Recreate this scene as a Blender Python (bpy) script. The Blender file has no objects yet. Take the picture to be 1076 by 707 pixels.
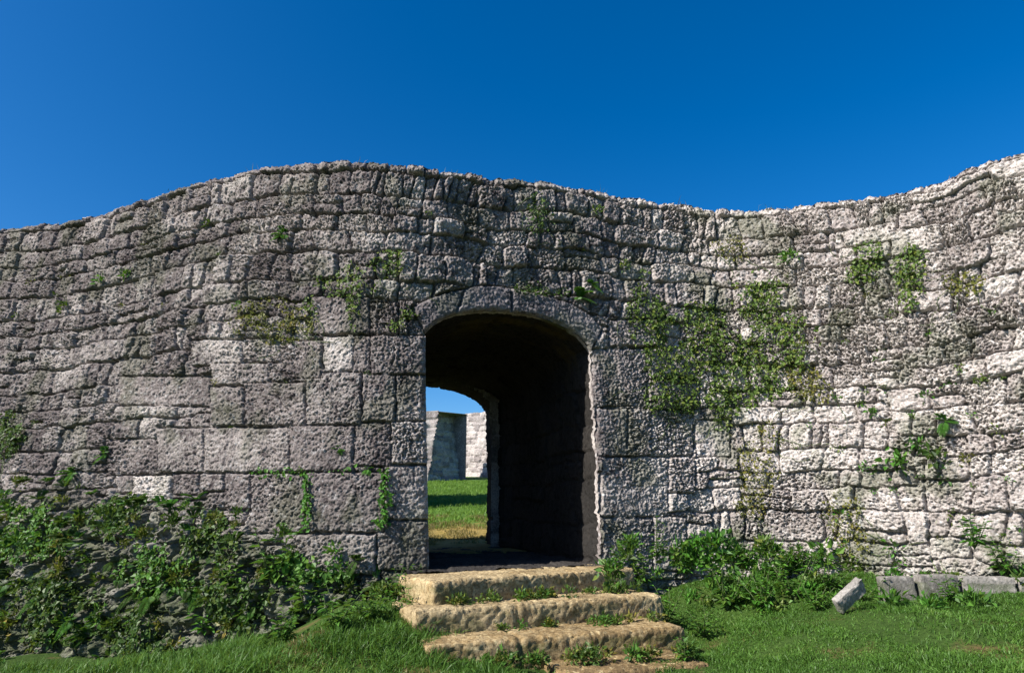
import bpy, math, random
import numpy as np
from mathutils import Vector

# ------------------------------------------------------------------ camera, sky, sun, exposure
SC = bpy.context.scene
COL = SC.collection
W0, H0, F0 = 1076.0, 707.0, 700.0           # photograph size and focal length in its pixels
EYE = np.array([0.0, 0.0, 0.48])
PITCH = math.atan(185.0 / 700.0)
cam_d = bpy.data.cameras.new('camera'); cam = bpy.data.objects.new('camera', cam_d); COL.objects.link(cam)
cam_d.sensor_width = 36.0; cam_d.lens = F0 / W0 * 36.0
cam_d.clip_start = 0.05; cam_d.clip_end = 3000.0
cam.location = EYE; cam.rotation_euler = (math.pi / 2 + PITCH, 0, 0)
SC.camera = cam

SUN_EL = math.radians(39.0)
SUN_AZ = math.radians(57.0)                 # left of straight behind the camera
SUNV = np.array([-math.sin(SUN_AZ) * math.cos(SUN_EL), -math.cos(SUN_AZ) * math.cos(SUN_EL), math.sin(SUN_EL)])
sd = bpy.data.lights.new('sun', 'SUN'); sun = bpy.data.objects.new('sun', sd); COL.objects.link(sun)
sd.energy = 5.0; sd.angle = math.radians(0.5); sd.color = (1.0, 0.94, 0.86)
sun.rotation_euler = Vector(SUNV).to_track_quat('Z', 'Y').to_euler()

world = bpy.data.worlds.new('World'); SC.world = world; world.use_nodes = True
wn = world.node_tree; wn.nodes.clear()
sky = wn.nodes.new('ShaderNodeTexSky'); sky.sky_type = 'NISHITA'; sky.sun_disc = False
sky.sun_elevation = SUN_EL
sky.sun_rotation = math.atan2(SUNV[0], SUNV[1])
sky.altitude = 100; sky.air_density = 0.9; sky.dust_density = 1.0; sky.ozone_density = 4.0
hs = wn.nodes.new('ShaderNodeHueSaturation'); hs.inputs['Saturation'].default_value = 1.39; hs.inputs['Hue'].default_value = 0.503
bg = wn.nodes.new('ShaderNodeBackground'); bg.inputs['Strength'].default_value = 0.088
wo = wn.nodes.new('ShaderNodeOutputWorld')
wn.links.new(sky.outputs[0], hs.inputs['Color']); wn.links.new(hs.outputs[0], bg.inputs[0]); wn.links.new(bg.outputs[0], wo.inputs[0])

SC.view_settings.view_transform = 'Standard'; SC.view_settings.look = 'None'
SC.view_settings.exposure = 0.92; SC.view_settings.gamma = 1.0
SC.render.engine = 'CYCLES'
SC.cycles.max_bounces = 4; SC.cycles.diffuse_bounces = 1; SC.cycles.glossy_bounces = 1; SC.cycles.transmission_bounces = 2

rng = np.random.default_rng(11)
random.seed(5)

# ------------------------------------------------------------------ maths helpers
CP, SP = math.cos(PITCH), math.sin(PITCH)
def project(p):
    """points (...,3) -> photograph pixels"""
    d = p - EYE
    dep = d[..., 1] * CP + d[..., 2] * SP
    up = -d[..., 1] * SP + d[..., 2] * CP
    dep = np.where(np.abs(dep) < 1e-6, 1e-6, dep)
    return W0 / 2 + F0 * d[..., 0] / dep, H0 / 2 - F0 * up / dep
def ray(px, py):
    dx = px - W0 / 2; up = H0 / 2 - py
    return np.array([dx, F0 * CP - up * SP, F0 * SP + up * CP])
def at_z(px, py, z):
    r = ray(px, py); return EYE + r * ((z - EYE[2]) / r[2])
def at_y(px, py, y):
    r = ray(px, py); return EYE + r * (y / r[1])
def hash2(ix, iy, seed):
    with np.errstate(over='ignore'):
        h = (ix.astype(np.int64) * 374761393 + iy.astype(np.int64) * 668265263 + seed * 144665921) & 0xFFFFFFFF
        h = ((h ^ (h >> 13)) * 1274126177) & 0xFFFFFFFF
        h = ((h ^ (h >> 16)) * 2246822519) & 0xFFFFFFFF
    return (h ^ (h >> 15)) & 0xFFFFFFFF
def h01(ix, iy, seed): return hash2(ix, iy, seed) / 4294967296.0
def perlin(x, y, seed=0):
    x = np.asarray(x, float); y = np.asarray(y, float)
    ix = np.floor(x); iy = np.floor(y); fx = x - ix; fy = y - iy
    ix = ix.astype(np.int64); iy = iy.astype(np.int64)
    u = fx * fx * fx * (fx * (fx * 6 - 15) + 10); v = fy * fy * fy * (fy * (fy * 6 - 15) + 10)
    def g(dx, dy):
        a = h01(ix + dx, iy + dy, seed) * 2 * math.pi
        return np.cos(a) * (fx - dx) + np.sin(a) * (fy - dy)
    a = g(0, 0); b = g(1, 0); c = g(0, 1); d = g(1, 1)
    return (a + u * (b - a) + v * ((c + u * (d - c)) - (a + u * (b - a)))) * 1.5
def fbm(x, y, seed=0, oct=4, gain=0.5):
    s = 0; a = 1.0; f = 1.0
    for k in range(oct):
        s = s + a * perlin(x * f, y * f, seed + 17 * k); a *= gain; f *= 2.03
    return s
def worley(x, y, seed=0):
    """distance to the nearest random point of a unit grid, and that point's random number"""
    ix = np.floor(x).astype(np.int64); iy = np.floor(y).astype(np.int64)
    best = np.full(x.shape, 9.0); rid = np.zeros(x.shape)
    for dx in (-1, 0, 1):
        for dy in (-1, 0, 1):
            cx = ix + dx; cy = iy + dy
            px = cx + h01(cx, cy, seed); py = cy + h01(cx, cy, seed + 1)
            d = np.hypot(px - x, py - y); m = d < best
            best = np.where(m, d, best); rid = np.where(m, h01(cx, cy, seed + 2), rid)
    return best, rid
def smooth(a, b, x):
    t = np.clip((x - a) / (b - a), 0, 1); return t * t * (3 - 2 * t)

# ------------------------------------------------------------------ object helpers
def tag(o, label=None, cat=None, group=None, kind=None):
    if label: o['label'] = label
    if cat: o['category'] = cat
    if group: o['group'] = group
    if kind: o['kind'] = kind
    return o
def empty(name, loc, parent=None):
    o = bpy.data.objects.new(name, None); COL.objects.link(o); o.location = loc; o.empty_display_size = .1
    if parent is not None: o.parent = parent
    return o
def mesh_obj(name, V, faces, mat, parent=None, smooth_shade=False, attrs=None, loc=None):
    """faces: an (n,3|4) array or a list of such arrays (mixed sizes); parented objects keep world coordinates"""
    if not isinstance(faces, list): faces = [faces]
    faces = [f for f in faces if len(f)]
    me = bpy.data.meshes.new(name)
    V = np.asarray(V, float)
    off = np.zeros(3)
    if parent is not None: off = np.array(parent.matrix_basis.translation)
    elif loc is not None: off = np.asarray(loc, float)
    me.vertices.add(len(V)); me.vertices.foreach_set('co', (V - off).astype(np.float32).ravel())
    loops = np.concatenate([f.ravel() for f in faces]).astype(np.int32)
    tot = np.concatenate([np.full(len(f), f.shape[1]) for f in faces]).astype(np.int32)
    start = np.concatenate([[0], np.cumsum(tot)[:-1]]).astype(np.int32)
    me.loops.add(len(loops)); me.loops.foreach_set('vertex_index', loops)
    me.polygons.add(len(tot)); me.polygons.foreach_set('loop_start', start)
    me.polygons.foreach_set('use_smooth', np.full(len(tot), smooth_shade, dtype=bool))
    for k, (dom, arr) in (attrs or {}).items():
        a = me.attributes.new(k, 'FLOAT', dom); a.data.foreach_set('value', np.asarray(arr, np.float32))
    me.update(calc_edges=True); me.validate()
    me.materials.append(mat)
    o = bpy.data.objects.new(name, me); COL.objects.link(o)
    if parent is not None: o.parent = parent
    elif loc is not None: o.location = off
    return o
def grid_faces(n, m):
    """n columns x m rows, vertex index = i*m + j"""
    i, j = np.meshgrid(np.arange(n - 1), np.arange(m - 1), indexing='ij')
    a = (i * m + j).ravel()
    return np.stack([a, a + m, a + m + 1, a + 1], 1)
def compact(V, F, extra):
    used = np.unique(F); mp = np.full(len(V), -1); mp[used] = np.arange(len(used))
    return V[used], mp[F], [e[used] for e in extra]

# ------------------------------------------------------------------ materials
def nodes(name):
    m = bpy.data.materials.new(name); m.use_nodes = True
    nt = m.node_tree; b = nt.nodes['Principled BSDF']
    return m, nt, b
def N(nt, t, **kw):
    n = nt.nodes.new(t)
    for k, v in kw.items(): setattr(n, k, v)
    return n
def attr(nt, name):
    n = N(nt, 'ShaderNodeAttribute'); n.attribute_name = name; return n.outputs['Fac']
def noise(nt, scale, detail=4, rough=.6, co=None):
    n = N(nt, 'ShaderNodeTexNoise'); n.inputs['Scale'].default_value = scale; n.inputs['Detail'].default_value = detail
    n.inputs['Roughness'].default_value = rough
    if co is not None: nt.links.new(co, n.inputs['Vector'])
    return n.outputs['Fac']
def ramp(nt, fac, stops):
    r = N(nt, 'ShaderNodeValToRGB'); e = r.color_ramp.elements
    while len(e) < len(stops): e.new(0.5)
    for el, (p, c) in zip(e, stops): el.position = p; el.color = (*c, 1) if len(c) == 3 else c
    nt.links.new(fac, r.inputs[0]); return r.outputs[0]
def mix(nt, fac, a, b, mode='MIX'):
    m = N(nt, 'ShaderNodeMixRGB', blend_type=mode)
    for s, v in zip(m.inputs, (fac, a, b)):
        if isinstance(v, (int, float)): s.default_value = v
        elif isinstance(v, tuple): s.default_value = (*v, 1)
        else: nt.links.new(v, s)
    return m.outputs[0]
def fmath(nt, op, a, b=None, clamp=False):
    m = N(nt, 'ShaderNodeMath', operation=op); m.use_clamp = clamp
    for s, v in zip(m.inputs, (a, b)):
        if v is None: continue
        if isinstance(v, (int, float)): s.default_value = v
        else: nt.links.new(v, s)
    return m.outputs[0]
def bump(nt, b, h, strength, dist):
    n = N(nt, 'ShaderNodeBump'); n.inputs['Strength'].default_value = strength; n.inputs['Distance'].default_value = dist
    nt.links.new(h, n.inputs['Height']); nt.links.new(n.outputs[0], b.inputs['Normal'])

def stone_material(name, c_lo, c_mid, c_hi, stain_col, moss_col=(.05, .075, .02)):
    m, nt, b = nodes(name)
    tc = N(nt, 'ShaderNodeTexCoord').outputs['Object']
    big = noise(nt, 3.2, 5, .62, tc); fine = noise(nt, 24, 5, .7, tc); grain = noise(nt, 95, 3, .7, tc)
    s = fmath(nt, 'ADD', fmath(nt, 'MULTIPLY', big, .45), fmath(nt, 'MULTIPLY', fine, .55))
    s = fmath(nt, 'ADD', s, fmath(nt, 'MULTIPLY', fmath(nt, 'SUBTRACT', attr(nt, 'stone'), .5), .36))
    c = ramp(nt, s, [(.30, c_lo), (.47, c_mid), (.68, c_hi)])
    c = mix(nt, fmath(nt, 'MULTIPLY', grain, .45), c, (.10, .095, .09))
    dk = ramp(nt, noise(nt, 42, 4, .75, tc), [(.50, (0, 0, 0)), (.58, (1, 1, 1))])
    c = mix(nt, fmath(nt, 'MULTIPLY', dk, .55), c, stain_col)
    lt = ramp(nt, noise(nt, 19, 5, .7, tc), [(.56, (0, 0, 0)), (.64, (1, 1, 1))])
    c = mix(nt, fmath(nt, 'MULTIPLY', lt, .55), c, tuple(min(.72, v * 1.25) for v in c_hi))
    spots = ramp(nt, noise(nt, 13, 6, .72, tc), [(.52, (0, 0, 0)), (.60, (1, 1, 1))])
    st = fmath(nt, 'MULTIPLY', attr(nt, 'stain_shade'), fmath(nt, 'ADD', fmath(nt, 'MULTIPLY', spots, .5), .6), True)
    c = mix(nt, st, c, stain_col)
    c = mix(nt, fmath(nt, 'MULTIPLY', attr(nt, 'moss_shade'), fmath(nt, 'MULTIPLY', fine, 1.5), True), c, moss_col)
    nt.links.new(c, b.inputs['Base Color'])
    b.inputs['Roughness'].default_value = .95; b.inputs['Specular IOR Level'].default_value = .15
    bump(nt, b, fmath(nt, 'ADD', noise(nt, 60, 5, .75, tc), fmath(nt, 'MULTIPLY', grain, .4)), .8, .012)
    return m
M_WALL = stone_material('coral_limestone', (.22, .190, .182), (.44, .385, .362), (.68, .62, .575), (.056, .046, .048))
M_ARCH = stone_material('dressed_arch_limestone', (.20, .175, .175), (.33, .29, .285), (.47, .42, .41), (.06, .055, .06))
M_TUNNEL = stone_material('shade_darkened_limestone', (.014, .013, .012), (.024, .021, .019), (.042, .036, .031), (.010, .009, .008), (.07, .052, .018))  # passage shade painted into a near-black stone colour
M_STEP = stone_material('worn_yellow_limestone', (.14, .086, .032), (.33, .222, .090), (.60, .47, .265), (.055, .036, .016))
M_KERB = stone_material('pale_grey_concrete', (.17, .155, .138), (.27, .25, .225), (.40, .375, .34), (.09, .09, .075))

def leaf_material(name, dark, light, trans=.35, yellow=(.20, .19, .03), ymix=.25):
    m, nt, b = nodes(name)
    r = attr(nt, 'rnd')
    c = ramp(nt, r, [(0, dark), (.75, light), (1.0, tuple(l * (1 - ymix) + y * ymix for l, y in zip(light, yellow)))])
    nt.links.new(c, b.inputs['Base Color']); b.inputs['Roughness'].default_value = .5
    b.inputs['Specular IOR Level'].default_value = .3
    t = N(nt, 'ShaderNodeBsdfTranslucent'); nt.links.new(mix(nt, .5, c, (.16, .24, .02)), t.inputs['Color'])
    ms = N(nt, 'ShaderNodeMixShader'); ms.inputs[0].default_value = trans
    out = nt.nodes['Material Output']
    nt.links.new(b.outputs[0], ms.inputs[1]); nt.links.new(t.outputs[0], ms.inputs[2]); nt.links.new(ms.outputs[0], out.inputs['Surface'])
    return m
M_IVY = leaf_material('creeper_leaf', (.035, .075, .014), (.125, .195, .036), .3, (.22, .20, .03), .5)
M_OLIVE = leaf_material('dry_creeper_leaf', (.055, .065, .014), (.16, .165, .03), .3, (.25, .17, .04), .6)
M_FERN = leaf_material('fern_leaf', (.035, .105, .014), (.085, .25, .030), .35)
M_WEED = leaf_material('weed_leaf', (.030, .085, .014), (.090, .215, .032), .35)
M_DARKW = leaf_material('bank_fern_leaf', (.020, .046, .010), (.062, .125, .022), .3, (.14, .11, .02), .35)
M_GRASS = leaf_material('grass_blade', (.036, .090, .012), (.100, .215, .032), .35, (.25, .18, .05), .4)
M_LAWNB = leaf_material('courtyard_grass_blade', (.07, .15, .016), (.16, .29, .04), .35, (.3, .26, .06), .4)
M_DRY = leaf_material('dry_grass_blade', (.10, .085, .03), (.28, .22, .08), .3, (.4, .3, .12), .4)
M_PETAL = leaf_material('white_petal', (.6, .6, .58), (.75, .75, .72), .3, (.7, .7, .6), .2)
def stem_material():
    m, nt, b = nodes('plant_stem'); b.inputs['Base Color'].default_value = (.07, .10, .03, 1); b.inputs['Roughness'].default_value = .7; return m
M_STEM = stem_material()
def ground_material():
    m, nt, b = nodes('turf_soil')
    tc = N(nt, 'ShaderNodeTexCoord').outputs['Object']
    a = noise(nt, 1.1, 6, .65, tc); f = noise(nt, 28, 5, .7, tc)
    green = ramp(nt, f, [(.3, (.020, .042, .008)), (.7, (.055, .10, .020))])
    soil = ramp(nt, f, [(.3, (.07, .05, .025)), (.7, (.17, .115, .05))])
    k = ramp(nt, a, [(.55, (0, 0, 0)), (.66, (1, 1, 1))])
    nt.links.new(mix(nt, k, green, soil), b.inputs['Base Color'])
    b.inputs['Roughness'].default_value = 1; b.inputs['Specular IOR Level'].default_value = .1
    bump(nt, b, f, .7, .03)
    return m
def lawn_material():
    m, nt, b = nodes('courtyard_turf')
    tc = N(nt, 'ShaderNodeTexCoord').outputs['Object']
    f = noise(nt, 9, 5, .7, tc); dry = attr(nt, 'dry'); mott = noise(nt, 2.2, 6, .7, tc)
    green = ramp(nt, f, [(.3, (.050, .105, .016)), (.7, (.105, .19, .035))])
    straw = ramp(nt, f, [(.35, (.16, .13, .03)), (.7, (.36, .25, .09))])
    k = ramp(nt, fmath(nt, 'ADD', dry, fmath(nt, 'MULTIPLY', fmath(nt, 'SUBTRACT', mott, .5), 1.6)), [(.35, (0, 0, 0)), (.62, (1, 1, 1))])
    nt.links.new(mix(nt, k, green, straw), b.inputs['Base Color'])
    b.inputs['Roughness'].default_value = 1; b.inputs['Specular IOR Level'].default_value = .1
    bump(nt, b, f, .6, .05)
    return m
M_GROUND = ground_material(); M_LAWN = lawn_material()

# ------------------------------------------------------------------ plan of the wall and the ground
PLAN = np.array([(-10.5, 9.9), (-8.9, 9.3), (-7.3, 8.55), (-5.87, 7.88), (-4.8, 7.42), (-3.8, 7.02), (-2.9, 6.66), (-1.95, 6.33), (-1.32, 6.22), (-.77, 6.32),
                 (.06, 6.66), (.90, 7.0), (1.61, 7.25), (2.25, 7.38), (2.85, 7.22), (3.65, 6.68), (4.42, 6.05), (5.3, 5.3), (6.4, 4.5), (7.6, 3.8)])
def catmull(P, per=60):
    P = np.vstack([2 * P[0] - P[1], P, 2 * P[-1] - P[-2]]); out = []
    t = np.linspace(0, 1, per, endpoint=False)[:, None]
    for k in range(1, len(P) - 2):
        a, b, c, d = P[k - 1], P[k], P[k + 1], P[k + 2]
        out.append(.5 * (2 * b + (c - a) * t + (2 * a - 5 * b + 4 * c - d) * t ** 2 + (3 * b - a - 3 * c + d) * t ** 3))
    out.append(P[-2][None]); return np.vstack(out)
PL = catmull(PLAN)
PS = np.concatenate([[0], np.cumsum(np.hypot(*np.diff(PL, axis=0).T))])
PT = np.gradient(PL, PS, axis=0); PT /= np.linalg.norm(PT, axis=1)[:, None]
PN = np.stack([PT[:, 1], -PT[:, 0]], 1)                     # outward, towards the camera
def plan(s): return np.stack([np.interp(s, PS, PL[:, 0]), np.interp(s, PS, PL[:, 1])], -1)
def plan_n(s):
    n = np.stack([np.interp(s, PS, PN[:, 0]), np.interp(s, PS, PN[:, 1])], -1)
    return n / np.linalg.norm(n, axis=-1, keepdims=True)
BATTER = .05
def wall_pt(s, z, h=0.0):
    p = plan(s); n = plan_n(s); o = h - BATTER * z
    return np.stack([p[..., 0] + n[..., 0] * o, p[..., 1] + n[..., 1] * o, z + 0 * s], -1)
# pixel -> (s, z) on the wall face
_s = np.linspace(PS[0], PS[-1], 1500); _z = np.linspace(-1.6, 5.6, 700)
_S, _Z = np.meshgrid(_s, _z, indexing='ij'); _PX, _PY = project(wall_pt(_S, _Z))
def pix(px, py):
    k = np.argmin((_PX - px) ** 2 + (_PY - py) ** 2); i, j = np.unravel_index(k, _PX.shape)
    s, z = _S[i, j], _Z[i, j]
    for _ in range(4):                                       # refine
        e = 1e-3
        x0, y0 = project(wall_pt(np.array(s), np.array(z))); x1, y1 = project(wall_pt(np.array(s + e), np.array(z))); x2, y2 = project(wall_pt(np.array(s), np.array(z + e)))
        J = np.array([[(x1 - x0) / e, (x2 - x0) / e], [(y1 - y0) / e, (y2 - y0) / e]])
        ds, dz = np.linalg.solve(J, np.array([px - x0, py - y0])); s += float(np.clip(ds, -.1, .1)); z += float(np.clip(dz, -.1, .1))
    return s, z
TOP_PX = [(-60, 252), (0, 239), (60, 232), (100, 224), (140, 212), (180, 200), (215, 187), (265, 177), (310, 173), (350, 170), (400, 170), (450, 175), (500, 180), (560, 188),
          (610, 196), (660, 206), (720, 214), (780, 219), (820, 218), (870, 212), (920, 205), (960, 197), (990, 188), (1015, 175), (1045, 165), (1076, 156), (1120, 140)]
_t = np.array([pix(*p) for p in TOP_PX])
def top_z(s): return np.interp(s, _t[:, 0], _t[:, 1])
G_PTS = np.array([(0, 0, -1.2), (-3, 1.5, -1.3), (3, 2, -.72), (2.0, 4, -.40), (2.8, 4, -.33), (4.3, 5.9, -.15), (3.2, 6.7, -.10), (2.2, 7.1, -.14), (1.45, 6.25, -.50), (1.50, 5.75, -.64), (1.38, 5.45, -.62), (2.0, 5.7, -.33), (1.3, 5.1, -.55), (1.04, 4.8, -.60), (.6, 4.75, -.66),
                  (.2, 4.7, -.60), (-.5, 4.6, -.52), (-.95, 5.2, -.33), (-1.2, 5.85, -.22), (-.95, 5.75, -.16), (-1.75, 5.5, -.58), (-2.6, 6.3, -.68), (-3.3, 6.2, -.80), (-4.2, 6.9, -.88), (-6, 7.6, -1.05), (-6, 4, -1.3), (.4, 3, -.92), (5, 3, -.25),
                  (7, 4, -.05), (-9, 8, -1.3), (0, -6, -1.4), (-8, -3, -1.5), (8, -3, -.6), (0, 6.3, -.5), (.8, 6.5, -.5), (2.2, 5.2, -.36), (3.4, 5.2, -.24), (3.4, 5.75, -.19), (4.1, 5.7, -.19), (2.8, 5.6, -.24)])
BACK0 = np.array([-1.2, 10.45]); BACKD = np.array([.93, .37])     # back face line of the wall
def back_y(x): return BACK0[1] + (x - BACK0[0]) * BACKD[1] / BACKD[0]
def ground_z(x, y):
    x = np.asarray(x, float); y = np.asarray(y, float)
    w = 0; a = 0
    for gx, gy, gz in G_PTS:
        k = 1.0 / ((x - gx) ** 2 + (y - gy) ** 2 + .12) ** 1.7; w = w + k; a = a + k * gz
    outer = a / w
    far = smooth(12, 60, np.hypot(x, y)); outer = outer * (1 - far) - 1.2 * far
    inner = np.clip((y - 11.0) * .096, 0, 2.9)
    py = np.interp(x, PLAN[:, 0], PLAN[:, 1])
    mid = (py + np.minimum(back_y(x), py + 4.2)) / 2
    side = .35 + np.clip(np.abs(x) - 8, 0, 30) * .3
    k = smooth(-side, side, y - mid)
    return outer * (1 - k) + inner * k
def bumpy(x, y): return .025 * fbm(x * 1.3, y * 1.3, 5, 3)

def axis(lo, hi, c0, c1, fine, growth=1.22):
    a = list(np.arange(c0, c1 + 1e-6, fine)); d = fine
    while a[-1] < hi: d *= growth; a.append(a[-1] + d)
    d = fine
    while a[0] > lo: d *= growth; a.insert(0, a[0] - d)
    return np.array(a)
gx = axis(-700, 700, -7, 6, .07); gy = axis(-700, 700, 2.2, 8.2, .07)
GX, GY = np.meshgrid(gx, gy, indexing='ij'); GZ = ground_z(GX, GY) + bumpy(GX, GY) * smooth(60, 30, np.hypot(GX, GY))
V = np.stack([GX, GY, GZ], -1).reshape(-1, 3); F = grid_faces(len(gx), len(gy))
cy = V[F].mean(1); lawn_face = cy[:, 1] > np.interp(cy[:, 0], PLAN[:, 0], PLAN[:, 1]) + 1.0
Vg, Fg, _ = compact(V, F[~lawn_face], [])
tag(mesh_obj('ground', Vg, Fg, M_GROUND, smooth_shade=True), kind='structure')
Vl, Fl, _ = compact(V, F[lawn_face], [])
dry = smooth(15.5, 12.5, Vl[:, 1] + 1.2 * perlin(Vl[:, 0] * .5, Vl[:, 1] * .5, 3)) * .75
tag(mesh_obj('courtyard_lawn', Vl, Fl, M_LAWN, smooth_shade=True, attrs={'dry': ('POINT', dry)}), kind='structure')

# ------------------------------------------------------------------ masonry height field
# dressed blocks read off the photograph (pixel rectangles) near the gateway, plus the arch ring
BLOCKS = [(326, 311, 369, 351), (369, 312, 388, 351), (388, 317, 419, 351), (339, 353, 371, 390), (371, 352, 389, 391), (389, 352, 449, 393), (294, 357, 338, 398),
          (321, 391, 379, 446), (255, 401, 320, 447), (219, 406, 254, 447), (380, 393, 416, 443), (416, 394, 450, 442), (305, 447, 371, 496), (371, 444, 411, 490), (411, 443, 451, 488),
          (262, 497, 321, 560), (323, 496, 404, 559), (404, 489, 452, 546), (396, 547, 453, 600), (313, 561, 395, 604), (163, 449, 212, 496), (212, 449, 304, 496), (108, 461, 163, 499),
          (221, 381, 280, 404), (280, 380, 322, 401), (201, 357, 253, 384), (253, 355, 292, 380), (123, 395, 218, 426), (234, 497, 261, 535), (178, 497, 206, 520), (207, 497, 233, 516),
          (134, 499, 174, 527), (117, 499, 135, 518), (624, 366, 681, 427), (681, 366, 732, 398), (684, 399, 736, 430), (628, 429, 660, 479), (660, 429, 684, 479), (684, 430, 729, 479), (633, 480, 703, 543),
          (703, 480, 731, 518), (732, 441, 768, 480), (635, 544, 688, 600), (688, 543, 722, 600), (640, 336, 690, 364)]
WHITE_BLOCKS = {(134, 499, 174, 527)}
DARK_BLOCKS = {(178, 497, 206, 520), (684, 399, 736, 430), (321, 391, 379, 446), (323, 496, 404, 559)}
INTR = [(447.5, 349), (453, 343), (460, 338), (470, 333), (480, 329.5), (495, 327), (509, 326), (524, 326), (538, 327), (551, 328.5), (563, 331), (576, 335), (589, 340), (600, 346), (610, 353), (617, 360), (622, 368)]
EXTR = [(433, 322), (445, 316), (458, 310), (473, 306), (489, 303), (499, 300), (509, 299), (524, 299.5), (538, 301), (549, 304), (560, 307), (573, 309.5), (585, 313), (598, 318), (610, 324), (622, 332), (634, 345)]
OPEN_PX = INTR + [(623, 385), (624, 410), (626, 440), (628, 470), (630, 510), (631, 545), (632, 575), (632.5, 600), (632.5, 612)] + [(451.5, 622), (451.5, 600), (451, 570), (450, 520), (449, 470), (448, 420), (447.5, 380)]
def px_poly(pts): return np.array([pix(*p) for p in pts])
OPEN = px_poly(OPEN_PX)
INTR_S = px_poly(INTR); EXTR_S = px_poly(EXTR)
VOUSS = [np.vstack([INTR_S[:5], EXTR_S[:5][::-1]]), np.vstack([INTR_S[4:9], EXTR_S[4:9][::-1]]), np.vstack([INTR_S[8:], EXTR_S[8:][::-1]])]
def poly_sd(px, py, poly):
    """signed distance to a polygon, positive inside"""
    d = np.full(px.shape, 1e9); inside = np.zeros(px.shape, bool); n = len(poly)
    for i in range(n):
        ax, ay = poly[i]; bx, by = poly[(i + 1) % n]
        ex, ey = bx - ax, by - ay; wx, wy = px - ax, py - ay
        t = np.clip((wx * ex + wy * ey) / (ex * ex + ey * ey + 1e-12), 0, 1)
        d = np.minimum(d, (wx - ex * t) ** 2 + (wy - ey * t) ** 2)
        if ay != by:
            c = (ay > py) != (by > py); inside ^= c & (px < (bx - ax) * (py - ay) / (by - ay) + ax)
    d = np.sqrt(d); return np.where(inside, d, -d)

def rubble(u, v, seed, ch, cw, loose=.55):
    """coursed rubble: every course has its own random joints, slanted ends, rounded corners; some stones are two thin ones
    laid over each other. Returns id hash, distance to the stone's edge, and the position relative to the stone's centre"""
    vv = v + ch * loose * (.22 * perlin(u / (cw * 1.9), v / (ch * 3), seed + 11) + .10 * perlin(u / (cw * .7), v / (ch * 1.6), seed + 12))
    q = vv / ch; q = q + .16 * np.sin(q * 1.7 + seed) ; r = np.floor(q).astype(np.int64); fv = q - r
    w = cw * (.72 + .7 * h01(r, r * 0, seed + 5)); t = u / w + h01(r, r * 0, seed + 6) * 7
    t = t + (fv - .5) * .16 * perlin(u / cw, r * 1.37, seed + 13)
    k0 = np.floor(t).astype(np.int64)
    def jpos(k): return k + (h01(r, k, seed) - .5) * .62
    j0 = jpos(k0); j1 = jpos(k0 + 1); jm = jpos(k0 - 1); j2 = jpos(k0 + 2)
    left = t < j0; right = t >= j1
    a = np.where(left, jm, np.where(right, j1, j0)); b = np.where(left, j0, np.where(right, j2, j1)); k = np.where(left, k0 - 1, np.where(right, k0 + 1, k0))
    sk = (h01(r, k, seed + 20) - .5) * .13 * loose * 2                      # ends lean
    du = np.minimum(t - a - sk * (fv - .5), b - t + sk * (fv - .5)) * w
    tl = (h01(r, k, seed + 21) - .5) * .30 * loose; uc = (t - (a + b) / 2) * w
    split = (h01(r, k, seed + 22) < .15) & ((b - a) * w > .8 * cw); cut = .40 + .2 * h01(r, k, seed + 23) + tl * uc
    vsplit = (~split) & (h01(r, k, seed + 24) < .22); vc = (h01(r, k, seed + 25) - .5) * .25 * (b - a) * w + (fv - .5) * .05
    lowhalf = fv < cut
    dz = np.minimum(fv, 1 - fv) * ch
    dz = np.where(split, np.minimum(dz, np.abs(fv - cut) * ch), dz); du = np.where(vsplit, np.minimum(du, np.abs(uc - vc)), du)
    rr = .045
    d = rr - np.hypot(np.maximum(rr - du, 0), np.maximum(rr - dz, 0)); d = np.where((du > rr) & (dz > rr), np.minimum(du, dz), d)
    sub = np.where(split, lowhalf * 1, 0) + np.where(vsplit, (uc > vc) * 2, 0)
    return hash2(r * 4 + sub, k, seed + 3), d, uc, (fv - .5) * ch

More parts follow.
